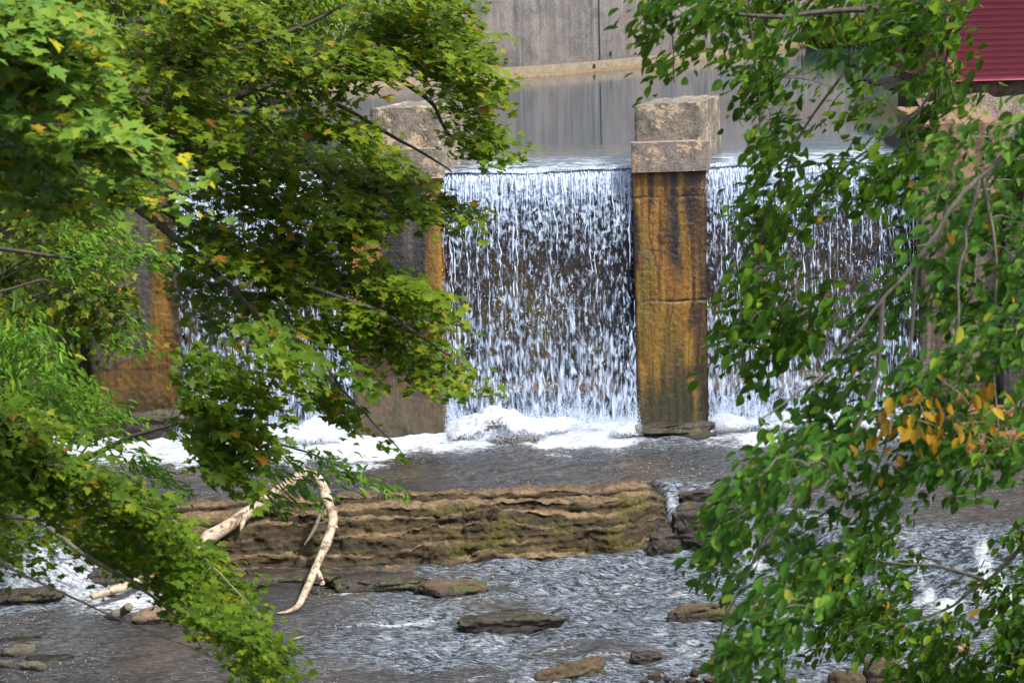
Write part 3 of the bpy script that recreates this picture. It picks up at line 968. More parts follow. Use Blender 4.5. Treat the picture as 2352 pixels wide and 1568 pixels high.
# piers (front face stops at the cap), from the photograph: left edge, right edge
p2x0, p2x1 = X_at(1457, 660), X_at(1624, 660)
p1x0, p1x1 = X_at(802, 660), X_at(1017, 660)
PTOP = 4.93


def pier(x0, x1, stain, seed, label, cap_dx, foot=None, capm='cap'):
    o = finish(slab('pier', x0, x1, YF, 33.0, 0.2, PTOP, stain, lambda u, h: 0.85 * sstep(-0.05, 0.25, h) * (1 - (0.6 if foot else 0.0) * sstep(2.6, 3.1, h)), dam, seed, 0.008, 0.018, 0.25,
                    batter=foot, grooves=((0.40, 0.012), (2.02, 0.02))), dam)
    o['label'] = label
    zc = PTOP + 0.004
    w = x1 - x0
    cap = slab('cap_beam', x0 - 0.02, x1 + 0.055, YF - 0.10, YF + 0.22, zc, zc + 0.45, None, 0, (dam, M[capm]), seed + 40, 0.008, 0.03, 0.03)
    finish(cap, None, 35)
    cap.parent = o
    cap.matrix_parent_inverse = o.matrix_world.inverted() if False else Matrix.Translation(-Vector(dam.location)) if False else Matrix.Identity(4)
    blk = slab('upper_block', x0 + cap_dx[0], x1 + cap_dx[1], YF + 0.225, YF + 1.85, zc + 0.01, zc + cap_dx[2], None, 0, (dam, M['block']), seed + 60, 0.011, 0.025, cap_dx[3],
               ztop=lambda U: cap_dx[4] * 0.35 * (sstep(0.0, 0.55, U) - 1) + 0.012 * fbm(U * 7, 0 * U, 0, 3, seed + 70))
    finish(blk, None, 40)
    blk.parent = o
    blk.matrix_parent_inverse = Matrix.Identity(4)
    return o


pier(p2x0, p2x1, stain_right_pier, 100, 'ochre and black streaked pier right of the middle fall', (0.06, -0.03, 1.02, 0.46, 0.10))
pier(p1x0, p1x1, stain_left_pier, 200, 'black and orange streaked pier between the left and middle falls', (0.42, 0.02, 1.06, 0.46, 0.0),
     foot=lambda u, h: 0.5 * sstep(3.0, 4.3, h + 0.12 * fbm(u * 2, h * 2, 0, 3, 207)), capm='block')

# bays
bays = [(X_at(412, 660, YW), p1x0 + 0.03), (p1x1 - 0.03, p2x0 + 0.03), (p2x1 - 0.03, X_at(2112, 600, YW))]
for i, (a, b) in enumerate(bays):
    o = finish(slab('spillway_wall', a, b, YW, 32.9, 0.3, LIP - 0.05, stain_spill, 0.9, dam, 300 + i * 20, 0.02, 0.05, 0.0,
                    batter=lambda u, h: 0.16 * sstep(3.32, 3.42, h)), dam)
# abutments
la0, la1 = X_at(215, 700), X_at(412, 700)
o = finish(slab('abutment', la0 - 0.1, la1, YF - 0.05, 36.0, 0.4, 5.5, stain_left_abut, lambda u, h: 0.7 * sstep(0.6, 0.8, u) + 0.3 * sstep(2.6, 3, h), dam, 400, 0.02, 0.03, -0.6), dam)
o['label'] = 'grey left abutment with a rusty wet band beside the fall'
ra0 = X_at(2114, 500)
o = finish(slab('abutment', ra0, ra0 + 1.25, YF - 0.1, 34.0, 0.4, 5.55, stain_right_abut, 0.15, dam, 430, 0.02, 0.04, 0.3), dam)
o['label'] = 'tan right abutment below the red building'
o = finish(slab('wing_wall', ra0 + 1.26, ra0 + 5.5, YF - 0.35, 31.2, 0.3, 4.2, lambda u, h: mixc(np.tile(GRY * 0.75, (len(u), 1)), GRY * 0.35, 0.5 + fbm(u * 8, h, 0, 4, 441)), 0.3, dam, 440, 0.03, 0.06, 0.0), dam)

# ================================================================== FALLING WATER
GRAV = 9.8


def fall_y(h, v=0.42):
    return YW - 0.09 - v * np.sqrt(2 * np.maximum(h, 0) / GRAV)


def octa(P, sx, sy, sz):
    """octahedral drops: centres P, half sizes"""
    n = len(P)
    off = np.array([(1, 0, 0), (-1, 0, 0), (0, 1, 0), (0, -1, 0), (0, 0, 1), (0, 0, -1)], float)
    S = np.stack([sx, sy, sz], 1)
    V = (P[:, None, :] + off[None] * S[:, None, :]).reshape(-1, 3)
    f = np.array([(0, 2, 4), (2, 1, 4), (1, 3, 4), (3, 0, 4), (2, 0, 5), (1, 2, 5), (3, 1, 5), (0, 3, 5)])
    F = (f[None] + (np.arange(n) * 6)[:, None, None]).reshape(-1, 3)
    return V, F


def tubes(paths, radii, sides=5):
    Vs, Fs, base = [], [], 0
    th = np.arange(sides) / sides * 2 * np.pi
    for P, r in zip(paths, radii):
        P = np.asarray(P, float)
        r = np.asarray(r, float)
        T = np.gradient(P, axis=0)
        T /= np.linalg.norm(T, axis=1)[:, None] + 1e-9
        ref = np.where(np.abs(T[:, 2:3]) > 0.9, np.array([[0, 1.0, 0]]), np.array([[0, 0, 1.0]]))
        A = np.cross(T, ref)
        A /= np.linalg.norm(A, axis=1)[:, None] + 1e-9
        B = np.cross(T, A)
        ring = P[:, None, :] + r[:, None, None] * (np.cos(th)[None, :, None] * A[:, None, :] + np.sin(th)[None, :, None] * B[:, None, :])
        m = len(P)
        Vs.append(ring.reshape(-1, 3))
        i = np.arange(m - 1)[:, None] * sides + np.arange(sides)[None, :]
        j = np.arange(m - 1)[:, None] * sides + (np.arange(sides)[None, :] + 1) % sides
        Fs.append(np.stack([i, j, j + sides, i + sides], 2).reshape(-1, 4) + base)
        base += m * sides
    return np.concatenate(Vs), np.concatenate(Fs)


labels = ['left waterfall half hidden behind the hanging maple boughs', 'middle waterfall spilling in fine strands between the two piers', 'right waterfall seen through the oval leaved branches']
for bi, (a, b) in enumerate(bays):
    lv = LIP - 0.05
    fall = empty('waterfall', ((a + b) / 2, YW - 0.2, POOL), labels[bi], 'waterfall', 'falls between the dam piers')
    H = lv - POOL
    for layer, (mk, dv, dthr) in enumerate((('fall', 0.42, 0.02), ('fall2', 0.33, 0.03), ('fall3', 0.50, 0.06))):
        nu, nv = int((b - a) / 0.03), 170
        us = np.linspace(a + 0.015, b - 0.015, nu)
        hs = np.concatenate([[-0.05, -0.03], np.linspace(0, 1, nv) ** 1.2 * (H + 0.15)])
        U, Hh = np.meshgrid(us, hs, indexing='ij')
        tfall = np.sqrt(2 * np.maximum(Hh, 0) / GRAV)
        Yy = fall_y(Hh, dv) + 0.02 * layer + 0.012 * fbm(U * 14, tfall * 3, 0, 3, 500 + bi * 7 + layer)
        Yy = np.where(Hh < 0, YW - 0.07 + 0.08 * layer, Yy)
        pts = np.stack([U + 0.02 * fbm(U * 3, tfall * 2, 0, 2, 510), Yy, lv - Hh], 2).reshape(-1, 3)
        thr = -0.012 + np.interp(Hh, [-0.05, 0.05, 0.25, 0.7, 1.3, 1.9, 2.6, 3.3, 4.1], [0.43, 0.395, 0.44, 0.50, 0.55, 0.545, 0.515, 0.49, 0.445]) + dthr
        if bi == 2:
            thr = thr + 0.02 * sstep(1.0, 2.0, U - a)
        place(mesh_obj('water_curtain', pts, grid_faces(nu, len(hs)), M[mk], smooth=True, attrs={'fu': U.ravel() + bi * 3.3, 'fv': tfall.ravel(), 'thr': thr.ravel()}), fall)
    # continuous strands
    paths, radii = [], []
    for k in range(int((b - a) * 28)):
        x = a + 0.02 + (b - a - 0.04) * rng.random()
        L = min(H, rng.choice([0.35, 0.7, 1.2, 1.9, 2.8], p=[0.3, 0.3, 0.2, 0.13, 0.07]) * rng.uniform(0.7, 1.3))
        h = np.linspace(-0.03, L, int(14 + L * 26))
        t = np.sqrt(2 * np.maximum(h, 0) / GRAV)
        xx = x + 0.022 * fbm(h * 4 + x * 40, 0 * h + k, 0, 3, 520) + (rng.random() - 0.5) * 0.06 * t
        yy = fall_y(h, 0.44 + 0.03 * rng.random()) - 0.012
        r = (0.0022 + 0.0032 * rng.random()) * np.clip(1 + 2.0 * vnoise(h * 13, 0 * h + k * 3.1, 0, 530), 0.12, 3) * np.clip((L - h) / 0.25, 0.12, 1)
        paths.append(np.stack([xx, yy, lv - h], 1))
        radii.append(np.maximum(r, 0.001))
    V, F = tubes(paths, radii, 4)
    place(mesh_obj('water_strands', V, F, M['strand'], smooth=True), fall)
    # broken water: clumps stretched by their fall
    N = int((b - a) * 260)
    h = H * rng.random(N * 3) ** 0.75
    x = a + 0.02 + (b - a - 0.04) * rng.random(N * 3)
    t = np.sqrt(2 * h / GRAV)
    dens = fbm(x * 7, t * 30, 0, 2, 540 + bi) + 0.7 * vnoise(x * 1.6, t * 12, 0, 545 + bi)
    keep = dens > np.interp(h, [0, 0.4, 1.0, 2.2, 4], [0.9, 0.55, 0.5, 0.35, 0.2])
    h, x, t = h[keep][:N], x[keep][:N], t[keep][:N]
    n = len(h)
    P = np.stack([x, fall_y(h, 0.42) - 0.02 - np.abs(rng.normal(0, 0.05, n)) * (0.3 + h / 3), lv - h], 1)
    s = rng.uniform(0.003, 0.009, n)
    V, F = octa(P, s * rng.uniform(0.7, 1.6, n), s * 0.6, s * (0.8 + 2.0 * t * rng.random(n)))
    ww = mesh_obj('falling_drops', V, F, M['strand'])
    place(ww, fall)
    ww['kind'] = 'stuff'

# foam at the foot of the falls (one mass of white water)
xs = np.arange(-6.3, 8.2, 0.035)
ys = np.arange(28.3, 31.0, 0.03)
X, Y = np.meshgrid(xs, ys, indexing='ij')
inb = np.zeros_like(X)
for a, b in bays:
    inb = np.maximum(inb, sstep(a - 0.35, a + 0.25, X) * (1 - sstep(b - 0.25, b + 0.35, X)))
inb = np.maximum(inb, 0.6 * sstep(30.3, 29.8, Y) * sstep(-5.6, -5.0, X) * (1 - sstep(6.0, 6.8, X)))
mound = np.exp(-((Y - 30.25) / 0.42) ** 2) * (0.20 + 0.12 * fbm(X * 1.3, 0 * X, 0, 3, 601))
mound += np.exp(-((Y - 29.6) / 0.45) ** 2) * 0.10 * (1 + fbm(X * 1.1, Y * 1.1, 0, 3, 602))
mound += 0.30 * np.exp(-((X + 0.35) / 0.75) ** 2 - ((Y - 29.9) / 0.35) ** 2)
Z = POOL - 0.06 + inb * mound + 0.05 * fbm(X * 3.2, Y * 3.2, 0, 4, 603) * inb + 0.022 * fbm(X * 13, Y * 13, 0, 4, 604) * inb - 0.12 * (1 - inb) - 0.12 * (1 - sstep(28.9, 29.5, Y))
foamo = mesh_obj('white_water', np.stack([X, Y, Z], 2).reshape(-1, 3), grid_faces(len(xs), len(ys)), M['foam'], smooth=True, attrs={'body': (sstep(-0.02, 0.16, Z - POOL) * sstep(28.9, 29.9, Y + 0.3 * fbm(X * 1.7, Y * 1.7, 0, 3, 606))).ravel()})
tag(foamo, 'churning white water at the foot of the dam', 'white water', kind='stuff')
# spray
Ps = []
for a, b in bays:
    n = int((b - a) * 9000)
    x = rng.uniform(a + 0.02, b - 0.02, n)
    y = rng.normal(29.85, 0.45, n)
    z = POOL + 0.08 + np.abs(rng.normal(0, 0.26, n)) * (0.6 + 0.5 * vnoise(x * 2, 0 * x, 0, 611))
    Ps.append(np.stack([x, y, z], 1))
P = np.concatenate(Ps)
s = rng.uniform(0.001, 0.0045, len(P))
V, F = octa(P, s, s, s * rng.uniform(1, 2.4, len(P)))
spr = mesh_obj('spray', V, F, M['strand'])
tag(spr, 'fine white spray above the foot of the falls', 'spray', kind='stuff')

# ================================================================== ROCKS
def ico(sub):
    import bmesh
    bm = bmesh.new()
    bmesh.ops.create_icosphere(bm, subdivisions=sub, radius=1)
    V = np.array([v.co[:] for v in bm.verts])
    F = np.array([[v.index for v in f.verts] for f in bm.faces])
    bm.free()
    return V, F


ICO4, ICO3 = ico(5), ico(4)


def rock(name, px0, px1, py_top, py_bot, wz, mat, label, cat='rock', group=None, flat=None, seed=0, slab_=0.5, depth=1.0, tilt=0.0, yaw=0.0):
    c = at_z((px0 + px1) / 2, py_bot, wz)
    sc = FPX / c.y
    w = (px1 - px0) / sc
    pitch_ang = math.atan2(CAMZ - wz, c.y)
    hpx = (py_bot - py_top) / sc
    dep = w * 0.42 * depth
    hgt = max(0.03, (hpx - dep * math.sin(pitch_ang)) / math.cos(pitch_ang)) if flat is None else flat
    V, F = (ICO4 if w > 0.5 else ICO3)
    P = V.copy()
    # boxy, slabby shape
    e = 1 - 0.45 * slab_
    P = np.sign(P) * np.abs(P) ** e
    nz = fbm(P[:, 0] * 1.3 + seed, P[:, 1] * 1.3, P[:, 2] * 1.3, 3, 700 + seed)
    P = P * (1 + 0.22 * nz[:, None])
    P[:, 0] *= w / 2 / 1.0
    P[:, 1] *= dep / 2
    P[:, 2] *= hgt
    P[:, 2] = np.where(P[:, 2] > 0, P[:, 2], P[:, 2] * 0.8)
    st = vnoise(P[:, 0] * 0.7, P[:, 1] * 0.7, P[:, 2] * 26, 720 + seed)
    rad = np.linalg.norm(P[:, :2], axis=1)[:, None] + 1e-6
    P[:, :2] += P[:, :2] / rad * (0.03 * w ** 0.5 * st)[:, None]
    P += 0.012 * np.stack([fbm(P[:, 0] * 14, P[:, 1] * 14, P[:, 2] * 14 + k * 9, 3, 730 + seed) for k in range(3)], 1)
    P[:, 2] += P[:, 0] * math.tan(R(tilt))
    cy, sy = math.cos(R(yaw)), math.sin(R(yaw))
    P[:, :2] = np.stack([P[:, 0] * cy - P[:, 1] * sy, P[:, 0] * sy + P[:, 1] * cy], 1)
    o = mesh_obj(name, P, F, mat, smooth=True)
    o.location = (c.x, c.y + dep / 2, wz)
    return tag(o, label, cat, group)


gS, gL, gP = 'stones lying in the stream', 'low slabs below the ledge', 'pebbles at the lower edge'
rock('rock_slab', 1050, 1305, 1398, 1446, LOW, M['r_wet'], 'wide flat dark rock with mossy front in midstream', 'rock', gS, seed=1, slab_=0.8, depth=0.55)
rock('rock_slab', 1222, 1400, 1515, 1566, LOW, M['r_orange'], 'slanting brown mossy slab at the bottom middle of the stream', 'rock', gS, seed=2, slab_=0.8, depth=0.55, tilt=7, yaw=14)
rock('rock_slab', 1530, 1690, 1380, 1420, LOW, M['r_orange'], 'orange brown flat rock beside the right hand leaves', 'rock', gS, seed=3, slab_=0.7, depth=0.55, tilt=5)
rock('rock', 1450, 1525, 1490, 1520, LOW, M['r_wet'], 'small dark wet rock right of the slanting slab', 'rock', gS, seed=4)
rock('rock', 1830, 1985, 1212, 1284, LOW, M['r_tan'], 'pale tan sandstone block glimpsed through the right leaves', 'rock', gS, seed=5)
rock('rock', 1955, 2070, 1368, 1425, LOW, M['r_wet'], 'dark layered rock behind the lower right leaves', 'rock', gS, seed=6, slab_=0.8)
rock('rock', 2165, 2235, 1462, 1500, LOW + 0.05, M['r_tan'], 'round tan stone among the lower right branches', 'rock', gS, seed=7, slab_=0.2)
rock('rock', 1905, 1990, 1530, 1580, LOW, M['r_orange'], 'mossy brown boulder at the bottom right edge', 'rock', gS, seed=8, slab_=0.4)
rock('rock', 1985, 2090, 1500, 1572, LOW, M['r_brown'], 'larger brown boulder right of the mossy boulder', 'rock', gS, seed=9, slab_=0.4)
rock('rock', -10, 82, 1474, 1508, LOW, M['r_grey'], 'rounded grey stone with moss at the lower left', 'rock', gS, seed=10, slab_=0.3)
rock('rock', 62, 162, 1500, 1519, LOW, M['r_wet'], 'thin dark slab beside the rounded mossy stone', 'rock', gS, seed=11, slab_=0.9)
rock('rock', 40, 108, 1514, 1540, LOW, M['r_grey'], 'small grey stone in front of the thin dark slab', 'rock', gS, seed=12, slab_=0.4)
rock('rock', -20, 88, 1458, 1478, LOW, M['r_wet'], 'dark flat rock behind the rounded mossy stone', 'rock', gS, seed=13, slab_=0.9)
rock('rock', -10, 26, 1514, 1534, LOW, M['r_grey'], 'little pale stone cut by the left edge', 'rock', gS, seed=14, slab_=0.3)
rock('rock', 315, 510, 1380, 1428, LOW, M['r_pink'], 'pinkish brown slab under the tip of the maple bough', 'rock', gS, seed=15, slab_=0.8)
rock('rock', 200, 312, 1290, 1348, LOW, M['r_wet'], 'dark leaf strewn rock beside the white cascade', 'rock', gS, seed=16, slab_=0.6)
rock('rock', -30, 132, 1340, 1392, LOW, M['r_wet'], 'dark slab at the left edge below the cascade', 'rock', gS, seed=17, slab_=0.9)
rock('rock', 98, 152, 1286, 1318, LOW + 0.1, M['r_brown'], 'round brown stone inside the white cascade', 'rock', gS, seed=18, slab_=0.3)
rock('low_ledge', 540, 800, 1306, 1352, LOW, M['r_wet'], 'long dark ledge block behind the bent driftwood tip', 'rock', gL, seed=19, slab_=1.0, depth=1.0, flat=0.15)
rock('low_ledge', 770, 985, 1322, 1362, LOW, M['r_wet'], 'thin overhanging ledge with water sliding over its left end', 'rock', gL, seed=20, slab_=1.0, depth=1.0, flat=0.15)
rock('low_ledge', 955, 1130, 1334, 1368, LOW, M['r_brown'], 'brown ledge piece right of the thin overhang', 'rock', gL, seed=21, slab_=0.8, depth=1.0, flat=0.15)
rock('rock', 1120, 1235, 995, 1026, POOL - 0.06, M['r_wet'], 'dark boulder half buried in foam under the middle fall', 'rock', gS, seed=22, slab_=0.4, depth=0.8)
rock('rock', 1445, 1645, 962, 1004, POOL, M['r_wet'], 'low wet rock at the foot of the right pier', 'rock', gS, seed=23, slab_=0.7, depth=0.7)
rock('rock', 280, 500, 925, 1010, POOL, M['r_wet'], 'dark shelf rock with water running over it at the left fall', 'rock', gS, seed=24, slab_=0.8)
rock('rock', 110, 235, 755, 880, 1.6, M['r_rust'], 'cracked orange rock below the left bank shrubs', 'rock', gS, seed=25, slab_=0.6)
rock('rock', 2140, 2420, 925, 1060, POOL, M['r_rust'], 'rusty brown rock face under the right wing wall', 'rock', gS, seed=26, slab_=0.7)
rock('rock', 1490, 1590, 1196, 1268, LOW + 0.02, M['r_wet'], 'dark wet mossy rock in the chute at the right end of the ledge', 'rock', gS, seed=50, slab_=0.6, depth=0.8, yaw=25)
rock('rock', 1545, 1690, 1150, 1215, LOW + 0.3, M['r_wet'], 'black fringed rock lip above the chute beside the right leaves', 'rock', gS, seed=51, slab_=0.8, depth=0.6, yaw=18)
rock('rock', 1560, 1650, 1120, 1150, POOL - 0.02, M['r_wet'], 'thin dark rock edge barely breaking the pool above the chute', 'rock', gS, seed=52, slab_=0.9, depth=0.5, yaw=12)
for k, (a, b, t, c) in enumerate(((1490, 1520, 1540, 1556), (1520, 1545, 1548, 1560), (1585, 1610, 1532, 1546), (1575, 1600, 1552, 1566), (1610, 1665, 1546, 1570), (1650, 1680, 1542, 1554), (1540, 1575, 1556, 1572), (1470, 1492, 1556, 1568))):
    rock('pebble', a, b, t, c, LOW, M['r_brown'], 'small brown pebble awash near the bottom edge, right of the slanting slab', 'pebble', gP, seed=30 + k, slab_=0.3)

# ================================================================== DRIFTWOOD
def limb(name, pts, r, parent=None, mat=None, sides=12, wob=0.15, seed=0):
    P = np.array([tuple(p) for p in pts])
    k = np.linspace(0, len(P) - 1, (len(P) - 1) * 8 + 1)
    # Catmull-Rom
    out = []
    for t in k:
        i = min(int(t), len(P) - 2)
        u = t - i
        p0, p1, p2, p3 = P[max(i - 1, 0)], P[i], P[i + 1], P[min(i + 2, len(P) - 1)]
        out.append(0.5 * ((2 * p1) + (p2 - p0) * u + (2 * p0 - 5 * p1 + 4 * p2 - p3) * u ** 2 + (3 * p1 - p0 - 3 * p2 + p3) * u ** 3))
    Q = np.array(out)
    rr = np.interp(k, np.arange(len(r)) * (len(P) - 1) / (len(r) - 1), r)
    rr = rr * (1 + wob * vnoise(k * 1.7, 0 * k, 0, 800 + seed))
    Q = np.concatenate([Q[:1], Q, Q[-1:]])
    rr = np.concatenate([[0.001], rr, [0.001]])
    Q[0] += (Q[1] - Q[2]) * 0.02
    Q[-1] += (Q[-2] - Q[-3]) * 0.02
    V, F = tubes([Q], [rr], sides)
    V = V + 0.04 * float(np.mean(rr)) * 4 * np.stack([fbm(V[:, 0] * 16, V[:, 1] * 16, V[:, 2] * 16 + j * 7, 2, 810 + seed) for j in range(3)], 1) * 0.35
    o = mesh_obj(name, V, F, mat or M['driftwood'], smooth=True)
    if parent:
        place(o, parent)
    return o


apex = at_y(706, 1082, 25.9)
dw = empty('driftwood', at_z(640, 1408, LOW), 'bleached forked driftwood trunk leaning over the rock ledge', 'driftwood')
limb('trunk', [apex, at_y(620, 1140, 25.75), at_y(540, 1197, 25.5), at_y(470, 1240, 25.2), at_y(400, 1285, 24.9), at_y(300, 1340, 24.3), at_y(210, 1370, 23.75)], [0.07, 0.082, 0.088, 0.09, 0.08, 0.06, 0.03], dw, seed=1)
lb_ = limb('bent_limb', [apex + Vector((0, 0.02, 0.01)), at_y(735, 1105, 25.7), at_y(752, 1150, 25.4), at_y(765, 1190, 25.15), at_y(752, 1240, 24.8), at_y(728, 1295, 24.35), at_y(705, 1350, 23.9), at_y(680, 1395, 23.5), at_y(638, 1408, 23.35)],
           [0.062, 0.068, 0.072, 0.064, 0.06, 0.054, 0.046, 0.033, 0.012], dw, seed=2)
st = limb('stub', [at_y(722, 1300, 24.3), at_y(735, 1322, 24.15), at_y(740, 1343, 24.1)], [0.03, 0.032, 0.036], None, seed=3)
st.parent = lb_
limb('branch', [at_y(745, 1155, 25.38), at_y(722, 1215, 25.2), at_y(698, 1252, 25.1)], [0.03, 0.028, 0.008], dw, mat=M['bark_grey'], seed=4)
limb('knot', [at_y(560, 1186, 25.5), at_y(556, 1205, 25.42), at_y(552, 1218, 25.36)], [0.05, 0.035, 0.006], dw, seed=8)
limb('knot', [at_y(768, 1205, 25.05), at_y(776, 1212, 25.02)], [0.03, 0.008], dw, seed=9)
limb('knot', [at_y(742, 1262, 24.62), at_y(733, 1257, 24.6)], [0.025, 0.008], dw, seed=10)
tag(limb('stick', [at_z(238, 1362, LOW + .05), at_z(250, 1368, LOW + .08), at_z(275, 1368, LOW + .06), at_z(297, 1366, LOW + .02)], [0.02, 0.018, 0.016, 0.01], None, M['bark'], seed=5), 'short dark curved stick floating by the lower log end', 'stick')
tag(limb('stick', [at_z(668, 1498 - 30, LOW + .02), at_z(700, 1490 - 30, LOW + .05)], [0.015, 0.01], None, M['driftwood'], seed=6), 'short pale stick in the dark water right of the maple tip', 'stick')
tag(limb('tree_stump', [at_z(240, 1420, LOW - .05), at_z(265, 1412, LOW + .04), at_z(285, 1402, LOW + 0.1), at_z(296, 1392, LOW + 0.2)], [0.03, 0.07, 0.06, 0.05], None, M['bark_grey'], seed=7), 'broken grey stump piece left of the pinkish slab', 'stump')

# ================================================================== RED HOUSE
HY = 35.5
hc = at_y(2178, 188, HY)
house = empty('red_house', (hc.x, HY, hc.z), 'red clapboard building standing over the right end of the dam', 'building')
# lapped boards: sawtooth profile swept along the front and the left side
bh_ = 0.105
nb = 44
prof = []
for k in range(nb):
    prof += [(-0.030, k * bh_), (-0.004, (k + 1) * bh_ - 0.001)]
prof = np.array(prof)
HX1 = hc.x + 7.5
HY1 = HY + 6
rows = []
for off, z in prof:
    rows.append([(hc.x + off, HY1, hc.z + z), (hc.x + off, HY + off, hc.z + z), (HX1 - off, HY + off, hc.z + z), (HX1 - off, HY1, hc.z + z)])
P = np.array(rows)
place(mesh_obj('siding', P.reshape(-1, 3), grid_faces(P.shape[0], 4), M['red']), house)


def box(name, x0, x1, y0, y1, z0, z1, mat, parent=None, bev=0.008):
    import bmesh
    bm = bmesh.new()
    bmesh.ops.create_cube(bm, size=1)
    for v in bm.verts:
        v.co = ((x0 + x1) / 2 + v.co.x * (x1 - x0), (y0 + y1) / 2 + v.co.y * (y1 - y0), (z0 + z1) / 2 + v.co.z * (z1 - z0))
    if bev:
        bmesh.ops.bevel(bm, geom=bm.edges[:], offset=bev, segments=2, affect='EDGES')
    me = bpy.data.meshes.new(name)
    bm.to_mesh(me)
    bm.free()
    me.materials.append(mat)
    o_ = bpy.data.objects.new(name, me)
    COL.objects.link(o_)
    return place(o_, parent) if parent else o_


box('corner_trim', hc.x - 0.05, hc.x + 0.1, HY - 0.05, HY + 0.1, hc.z - 0.02, hc.z + nb * bh_, M['red'], house)
box('foundation', hc.x + 0.25, HX1 - 0.2, HY + 0.3, HY1 - 0.2, 4.0, hc.z + 0.02, M['found'], house)
P = np.array([(hc.x - 0.4, HY - 0.4, hc.z + nb * bh_ - 0.1), (HX1 + 0.4, HY - 0.4, hc.z + nb * bh_ - 0.1), (HX1 + 0.4, HY1 + 0.4, hc.z + nb * bh_ - 0.1), (hc.x - 0.4, HY1 + 0.4, hc.z + nb * bh_ - 0.1),
              (hc.x - 0.4, (HY + HY1) / 2, hc.z + nb * bh_ + 2.4), (HX1 + 0.4, (HY + HY1) / 2, hc.z + nb * bh_ + 2.4)])
place(mesh_obj('roof', P, [(0, 1, 5, 4), (2, 3, 4, 5), (0, 4, 3), (1, 2, 5), (0, 3, 2, 1)], M['found']), house)
# gravelly bank under the house
xs = np.arange(ra0 + 0.9, 14, 0.12)
ys = np.arange(31.25, 42, 0.12)
X, Y = np.meshgrid(xs, ys, indexing='ij')
Z = 4.25 + (hc.z - 0.25 - 4.25) * sstep(31.4, 35.7, Y + 0.4 * fbm(X * 0.8, Y * 0.8, 0, 3, 901)) + 0.06 * fbm(X * 4, Y * 4, 0, 4, 902)
tag(mesh_obj('gravel_bank', np.stack([X, Y, Z], 2).reshape(-1, 3), grid_faces(len(xs), len(ys)), M['gravel'], smooth=True), kind='structure')

# ================================================================== FOLIAGE
def half(pts, fold=0.12, curl=0.1):
    """leaf from half outline: two faces folded on the midrib"""
    pts = np.array(pts)
    n = len(pts)
    mid = [(0, pts[0, 1]), (0, pts[-1, 1])]
    V = [(x, y, fold * x - curl * (y - 0.3) ** 2) for x, y in pts]
    V += [(-x, y, fold * x - curl * (y - 0.3) ** 2) for x, y in pts[1:-1]]
    right = list(range(n))
    left = [0] + [n + k for k in range(n - 2)] + [n - 1]
    return np.array(V), [np.array([right]), np.array([left[::-1]])]


MAPLE = half([(0, 0.03), (0.12, -0.02), (0.38, 0.03), (0.30, 0.18), (0.44, 0.32), (0.58, 0.52), (0.38, 0.50), (0.22, 0.52), (0.26, 0.72), (0.13, 0.76), (0, 1.0)], 0.18, 0.18)
OVAL = half([(0, 0), (0.15, 0.12), (0.26, 0.34), (0.27, 0.54), (0.20, 0.74), (0.09, 0.90), (0, 1.0)], 0.25, 0.2)
NARROW = half([(0, 0), (0.10, 0.18), (0.155, 0.42), (0.12, 0.7), (0.04, 0.92), (0, 1.0)], 0.3, 0.3)


def leaf_mesh(name, pos, tip, nrm, size, tint, tmpl, mat, parent):
    V, Fs = tmpl
    tip = tip / np.linalg.norm(tip, axis=1)[:, None]
    nrm = nrm - (nrm * tip).sum(1)[:, None] * tip
    nrm = nrm / (np.linalg.norm(nrm, axis=1)[:, None] + 1e-9)
    side = np.cross(tip, nrm)
    P = pos[:, None, :] + size[:, None, None] * (V[None, :, 0, None] * side[:, None, :] + V[None, :, 1, None] * tip[:, None, :] + V[None, :, 2, None] * nrm[:, None, :])
    k = len(V)
    n = len(pos)
    F = [(f[None] + (np.arange(n) * k)[:, None, None]).reshape(-1, f.shape[1]) for f in Fs]
    o_ = mesh_obj(name, P.reshape(-1, 3), F, mat, attrs={'tint': np.repeat(tint, k)})
    return place(o_, parent) if parent else o_


def in_poly(px, py, poly):
    poly = np.asarray(poly, float)
    r = np.zeros(len(px), bool)
    j = len(poly) - 1
    for i in range(len(poly)):
        xi, yi = poly[i]
        xj, yj = poly[j]
        c = ((yi > py) != (yj > py)) & (px < (xj - xi) * (py - yi) / (yj - yi + 1e-9) + xi)
        r ^= c
        j = i
    return r


def sample_region(poly, N, d0, d1, gap=0.0, nsc=(90, 45), slant=0.0, seed=0, holes=(), jitter=0.2):
    """points of a spray of foliage: inside the outline its silhouette has, spread through its own depth"""
    poly = np.asarray(poly, float)
    x0, y0 = poly.min(0)
    x1, y1 = poly.max(0)
    out = []
    tot = 0
    for _ in range(60):
        px = rng.uniform(x0, x1, N * 3)
        py = rng.uniform(y0, y1, N * 3)
        k = in_poly(px, py, poly)
        for hpoly in holes:
            k &= ~in_poly(px, py, hpoly)
        px, py = px[k], py[k]
        nz = fbm(px / nsc[0], (py - slant * px) / nsc[1], 0, 2, 900 + seed)
        k = nz > gap + rng.normal(0, 0.18, len(px)) - 0.3
        px, py = px[k], py[k]
        out.append(np.stack([px, py], 1))
        tot += len(px)
        if tot >= N:
            break
    q = np.concatenate(out)[:N]
    px, py = q[:, 0], q[:, 1]
    dep = d0 + (d1 - d0) * np.clip(0.5 + 0.75 * fbm(px / 260, (py - slant * px) / 90, 0, 2, 950 + seed), 0, 1) + rng.normal(0, jitter, len(px))
    return at_y_np(px, py, dep)


